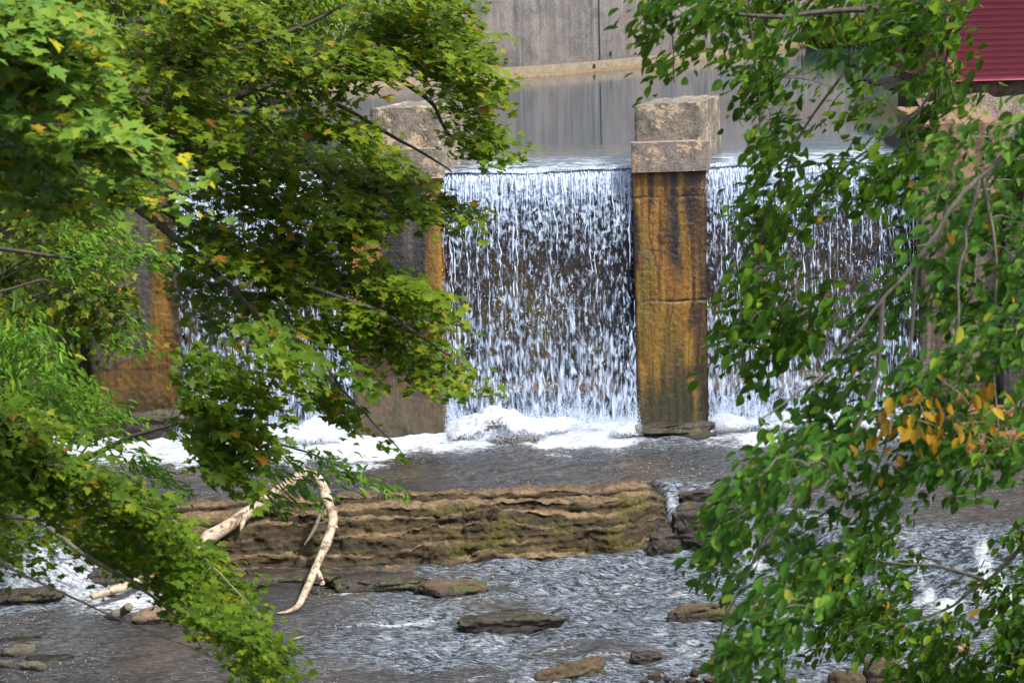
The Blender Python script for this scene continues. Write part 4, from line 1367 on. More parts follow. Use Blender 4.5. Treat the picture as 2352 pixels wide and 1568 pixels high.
def cluster_leaves(C, per, rad, size, droop, kind, tint_mu, tint_sd, toward=0.5, tilt=0.35, vflat=0.3, spray=None, slen=0.3):
    n = len(C) * per
    c = np.repeat(C, per, 0)
    a = rng.uniform(0, 2 * np.pi, n)
    r = rad * np.sqrt(rng.random(n))
    pos = c + np.stack([np.cos(a) * r, np.sin(a) * r, rng.normal(0, rad * vflat, n)], 1)
    az = a + rng.normal(0, 0.7, n)
    if spray is not None:      # leaves set along a shoot that runs the way the bough runs
        sd = np.asarray(spray, float)[None, :] + rng.normal(0, 0.28, (len(C), 3))
        sd = np.repeat(sd / np.linalg.norm(sd, axis=1)[:, None], per, 0)
        pos = pos + sd * rng.uniform(-slen, slen, n)[:, None]
        az = np.arctan2(sd[:, 1], sd[:, 0]) + rng.choice([-1.0, 0.0, 1.0], n) * rng.uniform(0.5, 1.3, n) + rng.normal(0, 0.35, n)
    tx, ty = np.cos(az), np.sin(az) - toward
    l = np.hypot(tx, ty) + 1e-6
    dr = np.radians(rng.uniform(droop[0], droop[1], n))
    tip = np.stack([tx / l * np.cos(dr), ty / l * np.cos(dr), -np.sin(dr)], 1)
    nrm = np.array([[0, 0, 1.0]]) + rng.normal(0, tilt, (n, 3))
    sz = size * rng.uniform(0.5, 1.35, n)
    ti = np.repeat(rng.normal(0, tint_sd * 0.6, len(C)), per) + tint_mu + rng.normal(0, tint_sd, n)
    ti = np.clip(ti, 0.02, 0.94)
    sp = rng.random(n)
    ti = np.where(sp < kind, rng.uniform(0.95, 1.0, n), ti)
    return pos, tip, nrm, sz, ti


def grow_twigs(boughs, C, r0=0.006):
    """boughs: list of (polyline Nx3, r_start, r_end); every cluster is tied to the nearest wood"""
    nodes, paths, radii = [], [], []
    for P, ra, rb_ in boughs:
        P = np.asarray([tuple(p) for p in P], float)
        k = np.linspace(0, len(P) - 1, (len(P) - 1) * 10 + 1)
        Q = np.stack([np.interp(k, np.arange(len(P)), P[:, j]) for j in range(3)], 1)
        Q[1:-1] = (Q[:-2] + Q[1:-1] * 2 + Q[2:]) / 4
        Q += 0.012 * np.stack([fbm(k * 1.1, 0 * k + j * 7 + len(paths), 0, 3, 970) for j in range(3)], 1)
        paths.append(Q)
        radii.append(np.linspace(ra, rb_, len(Q)))
        nodes.append(Q)
    nb_ = len(paths)
    nodes = np.concatenate(nodes)
    dmin = np.array([np.min(np.linalg.norm(nodes - c, axis=1)) for c in C])
    order = np.argsort(dmin)
    buf = np.zeros((len(nodes) + len(C) * 3, 3))
    buf[:len(nodes)] = nodes
    m = len(nodes)
    for i in order:
        c = C[i]
        D = buf[:m] - c
        dist = np.sqrt((D ** 2).sum(1)) + 0.6 * np.maximum(0, -D[:, 2])   # prefer to hang from above
        j = int(np.argmin(dist))
        p = buf[j].copy()
        L = np.linalg.norm(c - p)
        if L > 2.2:
            continue
        mid = (p + c) / 2 + np.array([0, 0, 0.08 * L]) + rng.normal(0, 0.05 * L, 3)
        paths.append(np.array([p, (p + mid) / 2 + np.array([0, 0, 0.02 * L]), mid, c]))
        radii.append(np.array([1.0, 0.85, 0.7, 0.4]) * (r0 * (0.6 + min(L, 1.5) * 0.8)))
        buf[m] = mid
        buf[m + 1] = c
        m += 2
    return tubes(paths[:nb_], radii[:nb_], 8), (tubes(paths[nb_:], radii[nb_:], 4) if len(paths) > nb_ else None)


def ground_at(x, y):
    lb2 = float(np.interp(y, [-60, 10, 18, 24, 29.5, 31, 36, 60, 90], [-7.5, -7.5, -7.4, -7.2, -6.9, -6.4, -7.5, -9.5, -9.5]))
    rb2 = float(np.interp(y, [-60, 10, 18, 24, 29.0, 31, 34, 60, 90], [7.5, 7.5, 7.4, 8.0, 8.2, 7.2, 8.4, 15, 15]))
    dd2 = max(lb2 - x, x - rb2)
    fl = -0.6 if y < 31 else 3.2
    return fl + (5.2 - fl) * float(sstep(-0.4, 3.4, dd2)) - 0.4


def tree(name, label, base_xy, height, trunk_r, boughs, crowns, bark, cat='tree', group=None, lean=(0, 0), twig_r=0.0045, trunk_name='trunk'):
    """boughs: list of (points, r0, r1) in world space, each starting on or near the trunk"""
    bx, by = base_xy
    bz = ground_at(bx, by)
    t = empty(name, (bx, by, bz), label, cat, group)
    hs = np.linspace(0, 1, 14)
    P = np.stack([bx + lean[0] * hs + 0.06 * height * 0.1 * vnoise(hs * 4, 0 * hs + bx, 0, 980), by + lean[1] * hs, bz + hs * height], 1)
    rr = trunk_r * (1 - 0.6 * hs) * (1 + 0.6 * np.exp(-hs * 14))
    V, F = tubes([P], [rr], 12)
    place(mesh_obj(trunk_name, V, F, bark, smooth=True), t)
    Call = np.concatenate([c['C'] for c in crowns])
    bw, tw = grow_twigs(boughs, Call, twig_r)
    place(mesh_obj('branches', bw[0], bw[1], bark, smooth=True), t)
    if tw:
        tag(place(mesh_obj('twigs', tw[0], tw[1], bark, smooth=True), t), kind='stuff')
    for c in crowns:
        pos, tip, nrm, sz, ti = cluster_leaves(c['C'], c['per'], c['rad'], c['size'], c['droop'], c.get('rare', 0.02), c['mu'], c['sd'], c.get('toward', 0.5), c.get('tilt', 0.35), c.get('vflat', 0.3), c.get('spray'), c.get('slen', 0.3))
        leaf_mesh('crown', pos, tip, nrm, sz, ti, c['tmpl'], c['mat'], t)
    return t


def S(pts, y):
    """source-pixel polyline at one distance, or with its own distances"""
    return [at_y(p[0] * 0.9408, p[1] * 0.9408, p[2] if len(p) > 2 else y) for p in pts]


# ---- big maple on the left (about 16 m away)
mp_trunk = (-7.6, 17.0)
up_poly = [(-60, -60), (560, -60), (590, 50), (690, 120), (790, 120), (835, 40), (850, -60), (1035, -60), (1075, 50), (1115, 75), (1100, 110), (1110, 160), (1150, 180), (1155, 232), (1110, 240), (1050, 205), (965, 170), (880, 165), (800, 215), (815, 290), (860, 335), (925, 385), (960, 425), (1045, 460), (1090, 500), (1050, 525), (980, 505), (910, 510), (870, 545), (820, 530), (790, 490), (700, 460), (600, 420), (500, 430), (300, 420), (150, 430), (-60, 440)]
up_holes = [[(640, 430), (700, 380), (720, 400), (690, 440)]]
tip_poly = [(1040, 195), (1080, 205), (1075, 270), (1110, 285), (1140, 305), (1200, 335), (1160, 345), (1110, 335), (1115, 370), (1075, 370), (1075, 330), (1065, 290), (1050, 250)]
mid_poly = [(410, 440), (600, 430), (790, 500), (830, 560), (740, 570), (640, 520), (520, 540), (440, 560)]
low_poly = [(440, 560), (520, 540), (640, 520), (720, 570), (820, 600), (930, 620), (1000, 660), (1015, 720), (1050, 790), (1045, 850), (1115, 905), (1030, 915), (960, 880), (900, 860), (860, 850), (800, 800), (720, 770), (640, 740), (540, 770), (470, 740), (410, 720), (430, 640)]
hang_poly = [(440, 780), (540, 790), (640, 760), (760, 800), (830, 850), (880, 930), (940, 1050), (880, 1030), (800, 980), (740, 930), (650, 900), (600, 980), (640, 1060), (560, 1110), (480, 1120), (400, 1000), (430, 920)]
C1 = np.concatenate([sample_region(up_poly, 1900, 15.2, 17.4, -0.02, (110, 40), 0.28, 1, up_holes),
                     sample_region(tip_poly, 75, 16.8, 17.6, 0.0, (60, 40), 0.4, 12),
                     sample_region(mid_poly, 130, 16.0, 18.0, 0.15, (70, 40), 0.3, 13)])
C2 = sample_region(low_poly, 500, 15.4, 17.0, 0.0, (110, 40), 0.3, 2)
C3 = sample_region(hang_poly, 300, 14.5, 16.5, 0.25, (70, 55), 0.5, 3)
hub = Vector((-7.2, 17.0, 8.6))
b = [
    ([hub, at_y(-150, 150, 17), *S([(150, 90), (420, 175), (700, 80), (840, 10)], 16.6)], 0.05, 0.012),
    ([hub, at_y(-150, 250, 17), *S([(120, 330), (353, 318), (410, 286), (640, 215), (836, 95), (903, 64), (1050, 40)], 16.8)], 0.05, 0.010),
    ([hub, at_y(-100, 300, 16.5), *S([(200, 400), (318, 460), (400, 510), (493, 565), (620, 640), (760, 700), (930, 760), (1100, 870)], 16.2)], 0.055, 0.010),
    (S([(328, 500), (410, 560), (493, 640), (560, 700), (640, 780), (690, 860)], 15.8), 0.035, 0.01),
    (S([(410, 286), (600, 264), (700, 350), (790, 440), (871, 535)], 16.8), 0.03, 0.008),
    (S([(836, 140), (980, 190), (1060, 260), (1100, 330), (1180, 350)], 17.2), 0.03, 0.006),
    (S([(640, 215), (800, 240), (950, 330), (1040, 380), (1100, 420)], 17.0), 0.025, 0.006),
    (S([(700, 810), (780, 870), (840, 950), (920, 1040), (990, 1110)], 15.8), 0.018, 0.005),
    (S([(690, 860), (660, 940), (620, 1000), (600, 1080), (560, 1160)], 15.5), 0.016, 0.005),
    (S([(218, 60), (236, 104), (264, 228), (286, 286)], 14.2), 0.012, 0.006),
]
tree('maple_tree', 'large green maple whose layered boughs hang over the left and middle falls', mp_trunk, 13.0, 0.34, b,
     [dict(C=C1, per=8, rad=0.11, size=0.086, spray=(0.9, -0.25, -0.34), slen=0.26, droop=(-5, 38), rare=0.035, mu=0.56, sd=0.17, tmpl=MAPLE, mat=M['maple'], toward=0.6),
      dict(C=C2, per=8, rad=0.11, size=0.086, spray=(0.9, -0.25, -0.34), slen=0.26, droop=(-5, 38), rare=0.03, mu=0.53, sd=0.15, tmpl=MAPLE, mat=M['maple'], toward=0.6),
      dict(C=C3, per=6, rad=0.10, size=0.092, spray=(0.75, -0.2, -0.55), slen=0.22, droop=(0, 50), rare=0.04, mu=0.38, sd=0.15, tmpl=MAPLE, mat=M['maple'], toward=0.5)], M['bark'])

# ---- nearer maple bough, pale and out of focus (about 10 m)
fp = [(-60, 40), (110, 10), (190, 60), (225, 130), (205, 230), (255, 290), (330, 330), (440, 385), (475, 455), (380, 480), (260, 465), (140, 480), (-60, 490)]
C4 = sample_region(fp, 430, 9.6, 11.2, 0.0, (120, 60), 0.2, 4, holes=[[(60, 200), (150, 215), (180, 270), (110, 290), (40, 260)]])
hub = Vector((-4.9, 10.6, 8.7))
tree('maple_tree', 'pale yellow green maple spray hanging nearest the viewer at the upper left', (-5.4, 10.8), 11.0, 0.16,
     [([hub, at_y(-200, 60, 10.5), at_y(60, 120, 10.3), at_y(200, 190, 10.2)], 0.03, 0.006), ([hub, at_y(-200, 250, 10.5), at_y(60, 330, 10.3), at_y(250, 370, 10.2), at_y(420, 440, 10.2)], 0.03, 0.005)],
     [dict(C=C4, per=9, rad=0.09, size=0.082, spray=(0.9, -0.2, -0.25), slen=0.16, droop=(-5, 40), rare=0.05, mu=0.55, sd=0.17, tmpl=MAPLE, mat=M['maple_light'], toward=0.7)], M['bark'])

# ---- lower left maple bough (about 13 m)
lp = [(-60, 900), (100, 930), (220, 1030), (320, 1115), (400, 1195), (485, 1285), (565, 1355), (580, 1415), (625, 1475), (650, 1545), (570, 1590), (510, 1560), (490, 1480), (410, 1420), (340, 1340), (250, 1300), (130, 1230), (60, 1230), (-60, 1250)]
C5 = sample_region(lp, 900, 12.5, 14.5, 0.05, (90, 40), 0.5, 5)
C5b = sample_region([(-60, 1250), (60, 1240), (200, 1330), (110, 1320), (-60, 1340)], 20, 13, 14, 0.1, (90, 40), 0.5, 55)
hub = Vector((-6.1, 14.0, 4.6))
tree('maple_tree', 'drooping dark green maple bough sweeping down to the stream at the lower left', (-6.6, 14.2), 9.0, 0.2,
     [([hub, at_y(-200, 1130, 13.8), *S([(0, 1255), (83, 1263), (203, 1292), (290, 1335), (398, 1396), (470, 1480), (560, 1610)], 13.5)], 0.026, 0.004),
      ([hub, at_y(-200, 1010, 13.8), *S([(60, 1120), (200, 1180), (330, 1250), (450, 1320), (560, 1420), (640, 1500)], 13.3)], 0.024, 0.004),
      (S([(83, 1263), (188, 1345), (325, 1420), (440, 1510), (530, 1620)], 13.3), 0.02, 0.005),
      ([hub, at_y(-100, 1180, 13.2), *S([(14, 1386), (188, 1465), (325, 1527), (506, 1595)], 12.9)], 0.014, 0.004)],
     [dict(C=C5, per=9, rad=0.09, size=0.066, spray=(0.8, -0.2, -0.55), slen=0.24, droop=(-5, 40), rare=0.02, mu=0.36, sd=0.18, tmpl=MAPLE, mat=M['maple'], toward=0.6),
      dict(C=C5b, per=6, rad=0.09, size=0.066, spray=(0.8, -0.2, -0.4), slen=0.2, droop=(0, 40), rare=0.02, mu=0.42, sd=0.15, tmpl=MAPLE, mat=M['maple'])], M['bark_grey'])

# ---- young ash-like tree with pointed leaflets (about 19 m)
yp1 = [(60, 850), (190, 860), (260, 930), (310, 960), (300, 1010), (380, 1060), (420, 1130), (350, 1110), (260, 1060), (180, 1000), (80, 960)]
yp2 = [(180, 520), (290, 540), (370, 565), (450, 590), (430, 610), (330, 610), (250, 600), (190, 640), (250, 700), (330, 770), (330, 800), (280, 800), (240, 740), (150, 660), (120, 560)]
yp3 = [(430, 1000), (520, 990), (600, 1030), (700, 1010), (800, 1030), (860, 1080), (905, 1130), (840, 1120), (760, 1080), (730, 1110), (690, 1170), (740, 1210), (680, 1200), (620, 1150), (560, 1150), (520, 1090)]
C6 = np.concatenate([sample_region(yp1, 110, 18.5, 20.0, 0.0, (80, 40), 0.5, 6), sample_region(yp2, 85, 19.5, 21, 0.0, (60, 40), 0.3, 7), sample_region(yp3, 85, 18.0, 19.5, 0.05, (70, 40), 0.4, 8)])
hub = Vector((-7.0, 19.5, 5.2))
tree('young_ash_tree', 'young tree with bright pointed leaflets reaching from the left bank over the pool', (-7.3, 19.6), 7.0, 0.13,
     [([hub, at_y(-60, 560, 20), at_y(150, 590, 20), at_y(300, 590, 20.2), at_y(440, 605, 20.2)], 0.03, 0.006),
      ([hub, at_y(-100, 700, 19.8), at_y(100, 640, 20), at_y(220, 700, 20), at_y(320, 790, 20)], 0.02, 0.005),
      ([hub, at_y(-150, 1180, 19.2), at_y(80, 1120, 19.2), at_y(170, 1065, 19.0), at_y(300, 1000, 19.0), at_y(450, 958, 19.0), at_y(560, 1000, 18.8), at_y(720, 1040, 18.8), at_y(890, 1125, 18.8)], 0.04, 0.005),
      ([at_y(170, 1065, 19.0), at_y(220, 1000, 19.1), at_y(260, 940, 19.2)], 0.012, 0.004),
      ([at_y(560, 1000, 18.8), at_y(640, 1110, 18.7), at_y(730, 1205, 18.6)], 0.012, 0.004),
      ([at_y(380, 975, 19.0), at_y(410, 930, 19.1), at_y(470, 880, 19.2)], 0.012, 0.004),
      ([at_y(250, 1028, 19.0), at_y(330, 1140, 18.9), at_y(345, 1190, 18.9)], 0.008, 0.003)],
     [dict(C=C6, per=7, rad=0.10, size=0.115, spray=(0.85, -0.1, -0.45), slen=0.22, droop=(-10, 42), rare=0.01, mu=0.55, sd=0.18, tmpl=NARROW, mat=M['young'], toward=0.3)], M['bark'])

# ---- shrubs on the left bank behind (about 27 m)
def shrub(label, poly, N, d0, d1, base, mat, size, seed, per=9, mu=0.5, tmpl=MAPLE, name='bank_shrub'):
    C = sample_region(poly, N, d0, d1, -0.1, (60, 40), 0.1, seed)
    bz = ground_at(*base)
    top = Vector((base[0], base[1], bz + 0.6))
    cs = [C[i] for i in rng.choice(len(C), 9, replace=False)]
    t = empty(name, (base[0], base[1], bz), label, 'shrub', 'shrubs on the left bank')
    bw, tw = grow_twigs([([Vector((base[0], base[1], bz)), top, (Vector(c_) + top) / 2 + Vector((0, 0, 0.2)), Vector(c_)], 0.03, 0.006) for c_ in cs], C, 0.006)
    place(mesh_obj('stems', bw[0], bw[1], M['bark'], smooth=True), t)
    if tw:
        tag(place(mesh_obj('twigs', tw[0], tw[1], M['bark'], smooth=True), t), kind='stuff')
    pos, tip, nrm, sz, ti = cluster_leaves(C, per, 0.26, size, (5, 70), 0.03, mu, 0.2, 0.5, 0.5, 0.5)
    place(leaf_mesh('foliage', pos, tip, nrm, sz, ti, tmpl, mat, None), t)
    return t


shrub('dense yellow green shrub on the left bank above the orange rock', [(-80, 430), (130, 430), (270, 470), (260, 600), (270, 700), (330, 760), (260, 800), (150, 790), (100, 740), (-80, 760)], 420, 25.5, 29.0, (-8.6, 28.0), M['shrub'], 0.11, 21)
shrub('bright green shrub below the yellow green shrub at the left edge', [(-80, 740), (60, 740), (130, 800), (150, 880), (230, 930), (180, 980), (60, 940), (-80, 960)], 240, 21.0, 24.5, (-7.6, 23.0), M['young'], 0.13, 22, tmpl=NARROW)
shrub('dark leafy shrub hanging over the top of the left abutment', [(-80, 300), (200, 320), (420, 330), (560, 340), (600, 400), (480, 430), (330, 440), (240, 480), (-80, 470)], 300, 31.5, 37.0, (-8.2, 34.0), M['shrub'], 0.12, 23, mu=0.35)

# jewelweed with orange flowers on the abutment edge
jc = np.array([tuple(at_y(px, py, 29.9)) for px, py in zip(rng.uniform(235, 300, 46), rng.uniform(500, 730, 46))])
jb = at_y(250, 770, 29.9)
jt = empty('jewelweed_plant', tuple(jb), 'thin green plant dotted with orange flowers against the grey abutment', 'plant')
bw, tw = grow_twigs([([jb, at_y(245, 650, 29.95), at_y(260, 520, 30.0)], 0.012, 0.004), ([jb, at_y(285, 690, 29.9), at_y(300, 640, 29.9)], 0.01, 0.004)], jc, 0.004)
place(mesh_obj('stems', bw[0], bw[1], M['young'], smooth=True), jt)
pos, tip, nrm, sz, ti = cluster_leaves(jc, 9, 0.13, 0.06, (0, 60), 0.0, 0.55, 0.15, 0.5, 0.5, 0.6)
place(leaf_mesh('foliage', pos, tip, nrm, sz, ti, OVAL, M['young'], None), jt)
g = G('orange_petal')
M['orange'] = g.done(g.bsdf(base=(0.65, 0.14, 0.01), rough=0.5))
fl = np.array([tuple(at_y(px, py, 29.75)) for px, py in zip(rng.uniform(250, 318, 26), rng.uniform(510, 745, 26))])
for k in range(len(fl)):
    pts = [(0, 0, 0)]
    fs_ = []
    r_ = rng.uniform(0.018, 0.03)
    for q in range(5):
        a_ = q * 2 * math.pi / 5 + rng.random() * 0.4
        b_ = len(pts)
        for da, rr_, yy_ in ((-0.45, 0.7, -0.2), (0.0, 1.0, -0.35), (0.45, 0.7, -0.2)):
            pts.append((math.cos(a_ + da) * rr_ * r_, yy_ * r_, math.sin(a_ + da) * rr_ * r_))
        fs_.append((0, b_, b_ + 1, b_ + 2))
    f_o = place(mesh_obj('flower', np.array(pts) + fl[k], fs_, M['orange']), jt)

# ---- bright willow behind the pond at the top left, and darker bank trees
def round_tree(name, label, xy, zc, rad, N, mat, tmpl, size, mu=0.5, per=8, group=None, droop=(10, 70), trunk_r=0.2, z0=None):
    x, y = xy
    u = rng.normal(0, 1, (N, 3))
    u /= np.linalg.norm(u, axis=1)[:, None]
    r = rng.random(N) ** 0.4
    lump = 1 + 0.3 * fbm(u[:, 0] * 2 + x, u[:, 1] * 2, u[:, 2] * 2, 3, 990)
    C = np.array([x, y, zc]) + u * (r * lump)[:, None] * np.array(rad)
    hub_ = Vector((x, y, zc - rad[2] * 0.5))
    bz = ground_at(x, y) if z0 is None else z0
    cs = [C[i] for i in rng.choice(N, 12, replace=False)]
    t = empty(name, (x, y, bz), label, 'tree', group)
    V, F = tubes([np.array([(x, y, bz), (x + 0.05, y, (bz + hub_.z) / 2), tuple(hub_)])], [np.array([trunk_r * 1.4, trunk_r, trunk_r * 0.7])], 10)
    place(mesh_obj('trunk', V, F, M['bark'], smooth=True), t)
    bw_, tw_ = grow_twigs([([hub_, (Vector(c_) + hub_) / 2 + Vector((0, 0, 0.3)), Vector(c_)], trunk_r * 0.5, 0.015) for c_ in cs], C, 0.01)
    place(mesh_obj('branches', bw_[0], bw_[1], M['bark'], smooth=True), t)
    pos, tip, nrm, sz, ti = cluster_leaves(C, per, 0.4, size, droop, 0.0, mu, 0.2, 0.4, 0.5, 0.6)
    place(leaf_mesh('crown', pos, tip, nrm, sz, ti, tmpl, mat, None), t)
    return t


wt = at_y(700, 20, 50)
round_tree('willow_tree', 'bright light green willow beyond the pond at the top left', (wt.x - 0.6, 49.5), 8.6, (3.0, 2.2, 2.6), 700, M['willow'], NARROW, 0.24, per=10, z0=4.5)
round_tree('bank_tree', 'dark bushy tree on the far left bank behind the maple', (-9.5, 42.0), 8.5, (4.2, 3.0, 4.0), 800, M['shrub'], OVAL, 0.2, mu=0.3, per=9)
round_tree('bank_tree', 'low bushy tree on the left bank beside the pond edge', (-5.6, 47.0), 6.6, (2.2, 2.0, 1.8), 400, M['shrub'], OVAL, 0.18, mu=0.5, per=9, z0=4.6)

# ---- right hand trees with oval leaves
r1 = [(1480, -60), (1465, 60), (1490, 100), (1560, 40), (1580, 90), (1500, 160), (1520, 200), (1590, 190), (1620, 140), (1690, 110), (1720, 160), (1680, 230), (1740, 260), (1770, 310), (1760, 380), (1700, 430), (1690, 560), (1720, 600), (1690, 690), (1700, 790), (1560, 880), (1650, 875), (1740, 850), (1830, 800), (1880, 790), (1930, 700), (1900, 650), (1940, 560), (1900, 500), (1960, 430), (2040, 480), (2110, 470), (2180, 420), (2170, 330), (2120, 250), (2210, 260), (2230, 330), (2290, 300), (2200, 180), (2225, 120), (2230, 40), (2160, -60)]
r1h = [[(1800, 540), (1900, 520), (1930, 600), (1870, 680), (1790, 640)], [(1950, 480), (2090, 490), (2100, 620), (2000, 640), (1960, 580)], [(1600, 60), (1640, 50), (1680, 90), (1640, 120)], [(1840, 60), (1890, 40), (1930, 110), (1880, 140)], [(1780, 220), (1830, 200), (1860, 300), (1800, 330)], [(1900, 220), (1960, 240), (1940, 330), (1890, 290)], [(2020, 120), (2110, 110), (2130, 220), (2050, 250)], [(2000, 290), (2080, 270), (2100, 360), (2030, 390)], [(1800, 430), (1850, 420), (1860, 520), (1810, 520)], [(1600, 700), (1690, 640), (1690, 700)]]
C7 = sample_region(r1, 700, 10.5, 12.6, 0.08, (55, 55), -0.2, 31, r1h)
hub = Vector((4.2, 11.6, 9.6))
tree('beech_tree', 'dark green oval leaved tree whose branches hang across the pond and right fall', (4.9, 11.8), 12.5, 0.26,
     [([hub, at_y(2500, -100, 11.6), at_y(2250, -30, 11.5), at_y(2000, 20, 11.4), at_y(1800, 40, 11.3), at_y(1600, 20, 11.3), at_y(1490, 60, 11.3)], 0.03, 0.004),
      ([at_y(2000, 20, 11.4), at_y(1960, 90, 11.4), at_y(1940, 160, 11.4), at_y(1830, 320, 11.3), at_y(1760, 480, 11.3), at_y(1740, 640, 11.2), at_y(1640, 830, 11.2)], 0.011, 0.003),
      ([at_y(2250, -30, 11.5), *S([(2325, 54), (2290, 60), (2285, 150), (2290, 260)], 11.2)], 0.018, 0.005),
      (S([(2360, 0), (2325, 54), (2310, 160), (2328, 257)], 11.0), 0.016, 0.005),
      (S([(2290, 200), (2240, 270), (2215, 320), (2218, 380)], 11.3), 0.01, 0.004),
      (S([(2240, 270), (2150, 340), (2060, 420), (1960, 520), (1900, 640), (1880, 760)], 11.3), 0.008, 0.003),
      (S([(1830, 40), (1850, 180), (1855, 330)], 11.6), 0.008, 0.004),
      (S([(1640, 30), (1640, 110), (1650, 200)], 11.4), 0.006, 0.003)],
     [dict(C=C7, per=6, rad=0.07, size=0.080, spray=(-0.65, -0.1, -0.65), slen=0.15, droop=(0, 62), rare=0.012, mu=0.33, sd=0.25, tmpl=OVAL, mat=M['beech_dark'], toward=0.2, tilt=0.5, vflat=0.5)], M['bark'])

r2 = [(2420, 200), (2330, 220), (2270, 300), (2170, 330), (2190, 400), (2120, 450), (2150, 540), (2080, 560), (2040, 640), (1960, 680), (1990, 740), (1930, 800), (1950, 860), (1870, 900), (1720, 955), (1790, 990), (1740, 1050), (1650, 1140), (1650, 1190), (1585, 1225), (1640, 1260), (1600, 1310), (1660, 1330), (1690, 1400), (1650, 1440), (1570, 1500), (1640, 1530), (1640, 1600), (1780, 1600), (1790, 1520), (1850, 1470), (1790, 1420), (1900, 1400), (1830, 1320), (1950, 1290), (1960, 1200), (2060, 1230), (2060, 1130), (2160, 1100), (2250, 1130), (2280, 1080), (2420, 1080)]
r2h = [[(2230, 560), (2300, 560), (2310, 640), (2240, 650)], [(1840, 1210), (1960, 1200), (1960, 1270), (1850, 1280)], [(2140, 800), (2200, 790), (2200, 870), (2150, 880)], [(2000, 1000), (2070, 1010), (2050, 1070), (1990, 1050)], [(2250, 830), (2340, 840), (2330, 920), (2260, 910)], [(1750, 1310), (1800, 1300), (1800, 1390), (1750, 1390)]]
C8 = sample_region(r2, 830, 8.4, 10.2, 0.0, (70, 80), -0.3, 33, r2h)
C8y = sample_region([(1985, 960), (2060, 930), (2150, 960), (2190, 890), (2250, 870), (2240, 960), (2150, 1010), (2030, 1010)], 30, 8.6, 9.4, -0.2, (60, 60), 0, 34)
hub = Vector((3.3, 8.8, 8.5))
tree('beech_tree', 'nearer grey green oval leaved tree covering the right side with a patch of yellow leaves', (3.7, 8.9), 10.5, 0.2,
     [([hub, *S([(2500, 321, 9.2), (2386, 432, 9.2), (2310, 518, 9.2), (2239, 625, 9.2), (2157, 728, 9.2), (2107, 803, 9.2), (2000, 930, 9.2), (1850, 1020, 9.2)])] if False else
       [hub] + S([(2560, 270), (2500, 321), (2386, 432), (2310, 518), (2239, 625), (2157, 728), (2107, 803), (2000, 930), (1850, 1020)], 9.2), 0.017, 0.004),
      (S([(2386, 432), (2360, 540), (2346, 618), (2338, 720), (2332, 814), (2320, 940)], 9.1), 0.01, 0.004),
      (S([(2400, 420), (2430, 650), (2420, 850), (2440, 1050)], 9.4), 0.01, 0.004),
      (S([(2157, 728), (2150, 900), (2071, 1108), (1945, 1234), (1850, 1330), (1780, 1480), (1740, 1600)], 9.3), 0.013, 0.004),
      (S([(2239, 625), (2220, 850), (2180, 1050), (2120, 1200)], 9.3), 0.01, 0.004),
      (S([(1945, 1234), (1800, 1260), (1720, 1310)], 9.2), 0.006, 0.003)],
     [dict(C=C8, per=6, rad=0.06, size=0.071, spray=(-0.7, -0.1, -0.6), slen=0.13, droop=(0, 62), rare=0.015, mu=0.40, sd=0.25, tmpl=OVAL, mat=M['beech'], toward=0.45, tilt=0.5, vflat=0.5),
      dict(C=C8y, per=3, rad=0.16, size=0.07, droop=(30, 85), rare=0.0, mu=0.5, sd=0.2, tmpl=OVAL, mat=M['yellow'], toward=0.45, tilt=0.5, vflat=0.5)], M['bark_grey'])

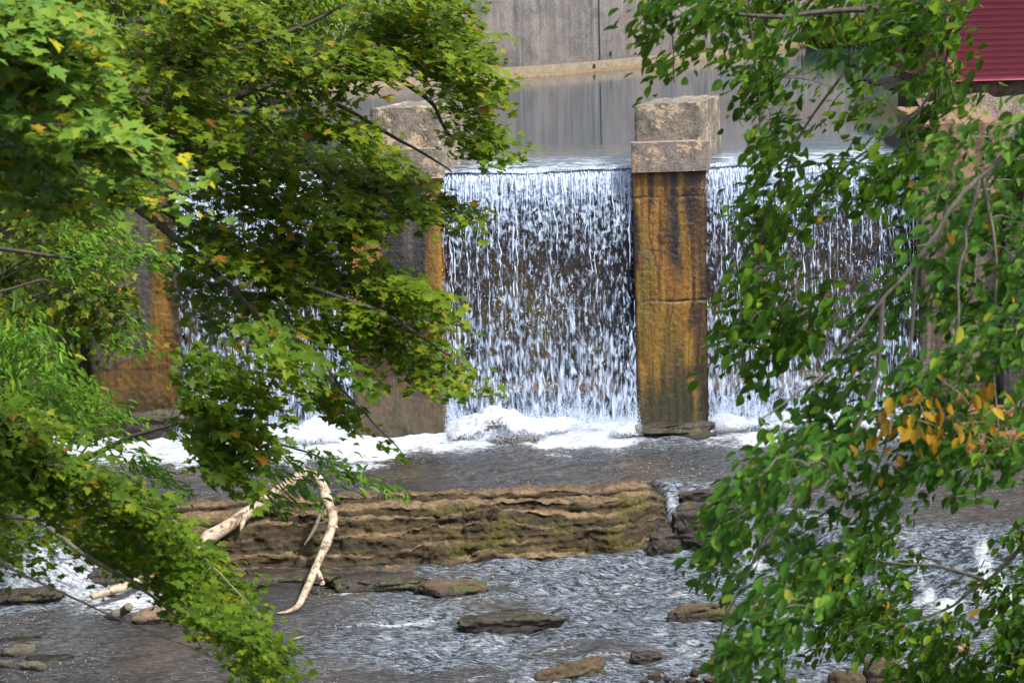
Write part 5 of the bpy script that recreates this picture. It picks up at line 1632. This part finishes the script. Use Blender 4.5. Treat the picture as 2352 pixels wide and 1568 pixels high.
r3 = [(2420, 1180), (2330, 1210), (2290, 1290), (2200, 1330), (2180, 1400), (2080, 1420), (2000, 1380), (1900, 1360), (1870, 1400), (1820, 1420), (1900, 1460), (1880, 1530), (1960, 1500), (2100, 1480), (2060, 1540), (2100, 1600), (2420, 1600)]
r3b = [(1790, 1350), (1850, 1290), (1960, 1240), (2060, 1250), (2120, 1300), (2050, 1330), (2040, 1400), (1960, 1370), (1880, 1390)]
C9 = np.concatenate([sample_region(r3, 420, 12.0, 13.6, 0.1, (60, 60), -0.3, 35), sample_region(r3b, 120, 12.0, 13.0, 0.1, (60, 60), -0.3, 36)])
hub = Vector((5.0, 12.8, 5.4))
tree('beech_tree', 'dark leafy branches with a few yellow leaves filling the bottom right corner', (5.3, 12.9), 8.5, 0.16,
     [([hub] + S([(2560, 1270), (2500, 1326), (2403, 1417), (2327, 1475), (2200, 1520), (2080, 1540)], 12.8), 0.022, 0.004),
      ([hub] + S([(2600, 1480), (2450, 1560), (2330, 1620)], 12.8), 0.02, 0.005),
      (S([(2403, 1417), (2280, 1380), (2150, 1370), (2050, 1340), (1960, 1400)], 12.7), 0.012, 0.004)],
     [dict(C=C9, per=6, rad=0.08, size=0.076, spray=(-0.8, -0.1, -0.4), slen=0.15, droop=(0, 62), rare=0.02, mu=0.33, sd=0.25, tmpl=OVAL, mat=M['beech_dark'], toward=0.4, tilt=0.5, vflat=0.5)], M['bark'])

# grass at the far end of the pond
gp = np.array([tuple(at_z(px, 112 - 4 * rng.random(), POND)) for px in rng.uniform(1880, 2170, 700)])
gp[:, 1] += rng.uniform(0, 2.5, len(gp))
n = len(gp)
tip = np.stack([rng.normal(0, 0.35, n), rng.normal(0, 0.35, n), np.ones(n)], 1)
go = leaf_mesh('grass', gp, tip, rng.normal(0, 1, (n, 3)), rng.uniform(0.4, 1.3, n), rng.uniform(0.4, 0.9, n), NARROW, M['shrub'], None)
tag(go, 'yellow green tall grass along the far shore of the pond', 'grass', kind='stuff')

# fallen leaves on the ledge
lx = rng.uniform(-4.6, 1.7, 70)
ly = y_front(lx) + rng.uniform(0.2, 1.5, 70)
lz = bed_z(lx, ly) + 0.012
n = len(lx)
tip = np.stack([rng.normal(0, 1, n), rng.normal(0, 1, n), rng.normal(0, 0.1, n)], 1)
fo = leaf_mesh('fallen_leaves', np.stack([lx, ly, lz], 1), tip, np.array([[0, 0, 1.0]]) + rng.normal(0, 0.2, (n, 3)), rng.uniform(0.03, 0.07, n), rng.uniform(0, 1, n), OVAL, M['yellow'], None)
tag(fo, 'scattered orange and brown fallen leaves on the rock ledge', 'fallen leaves', kind='stuff')
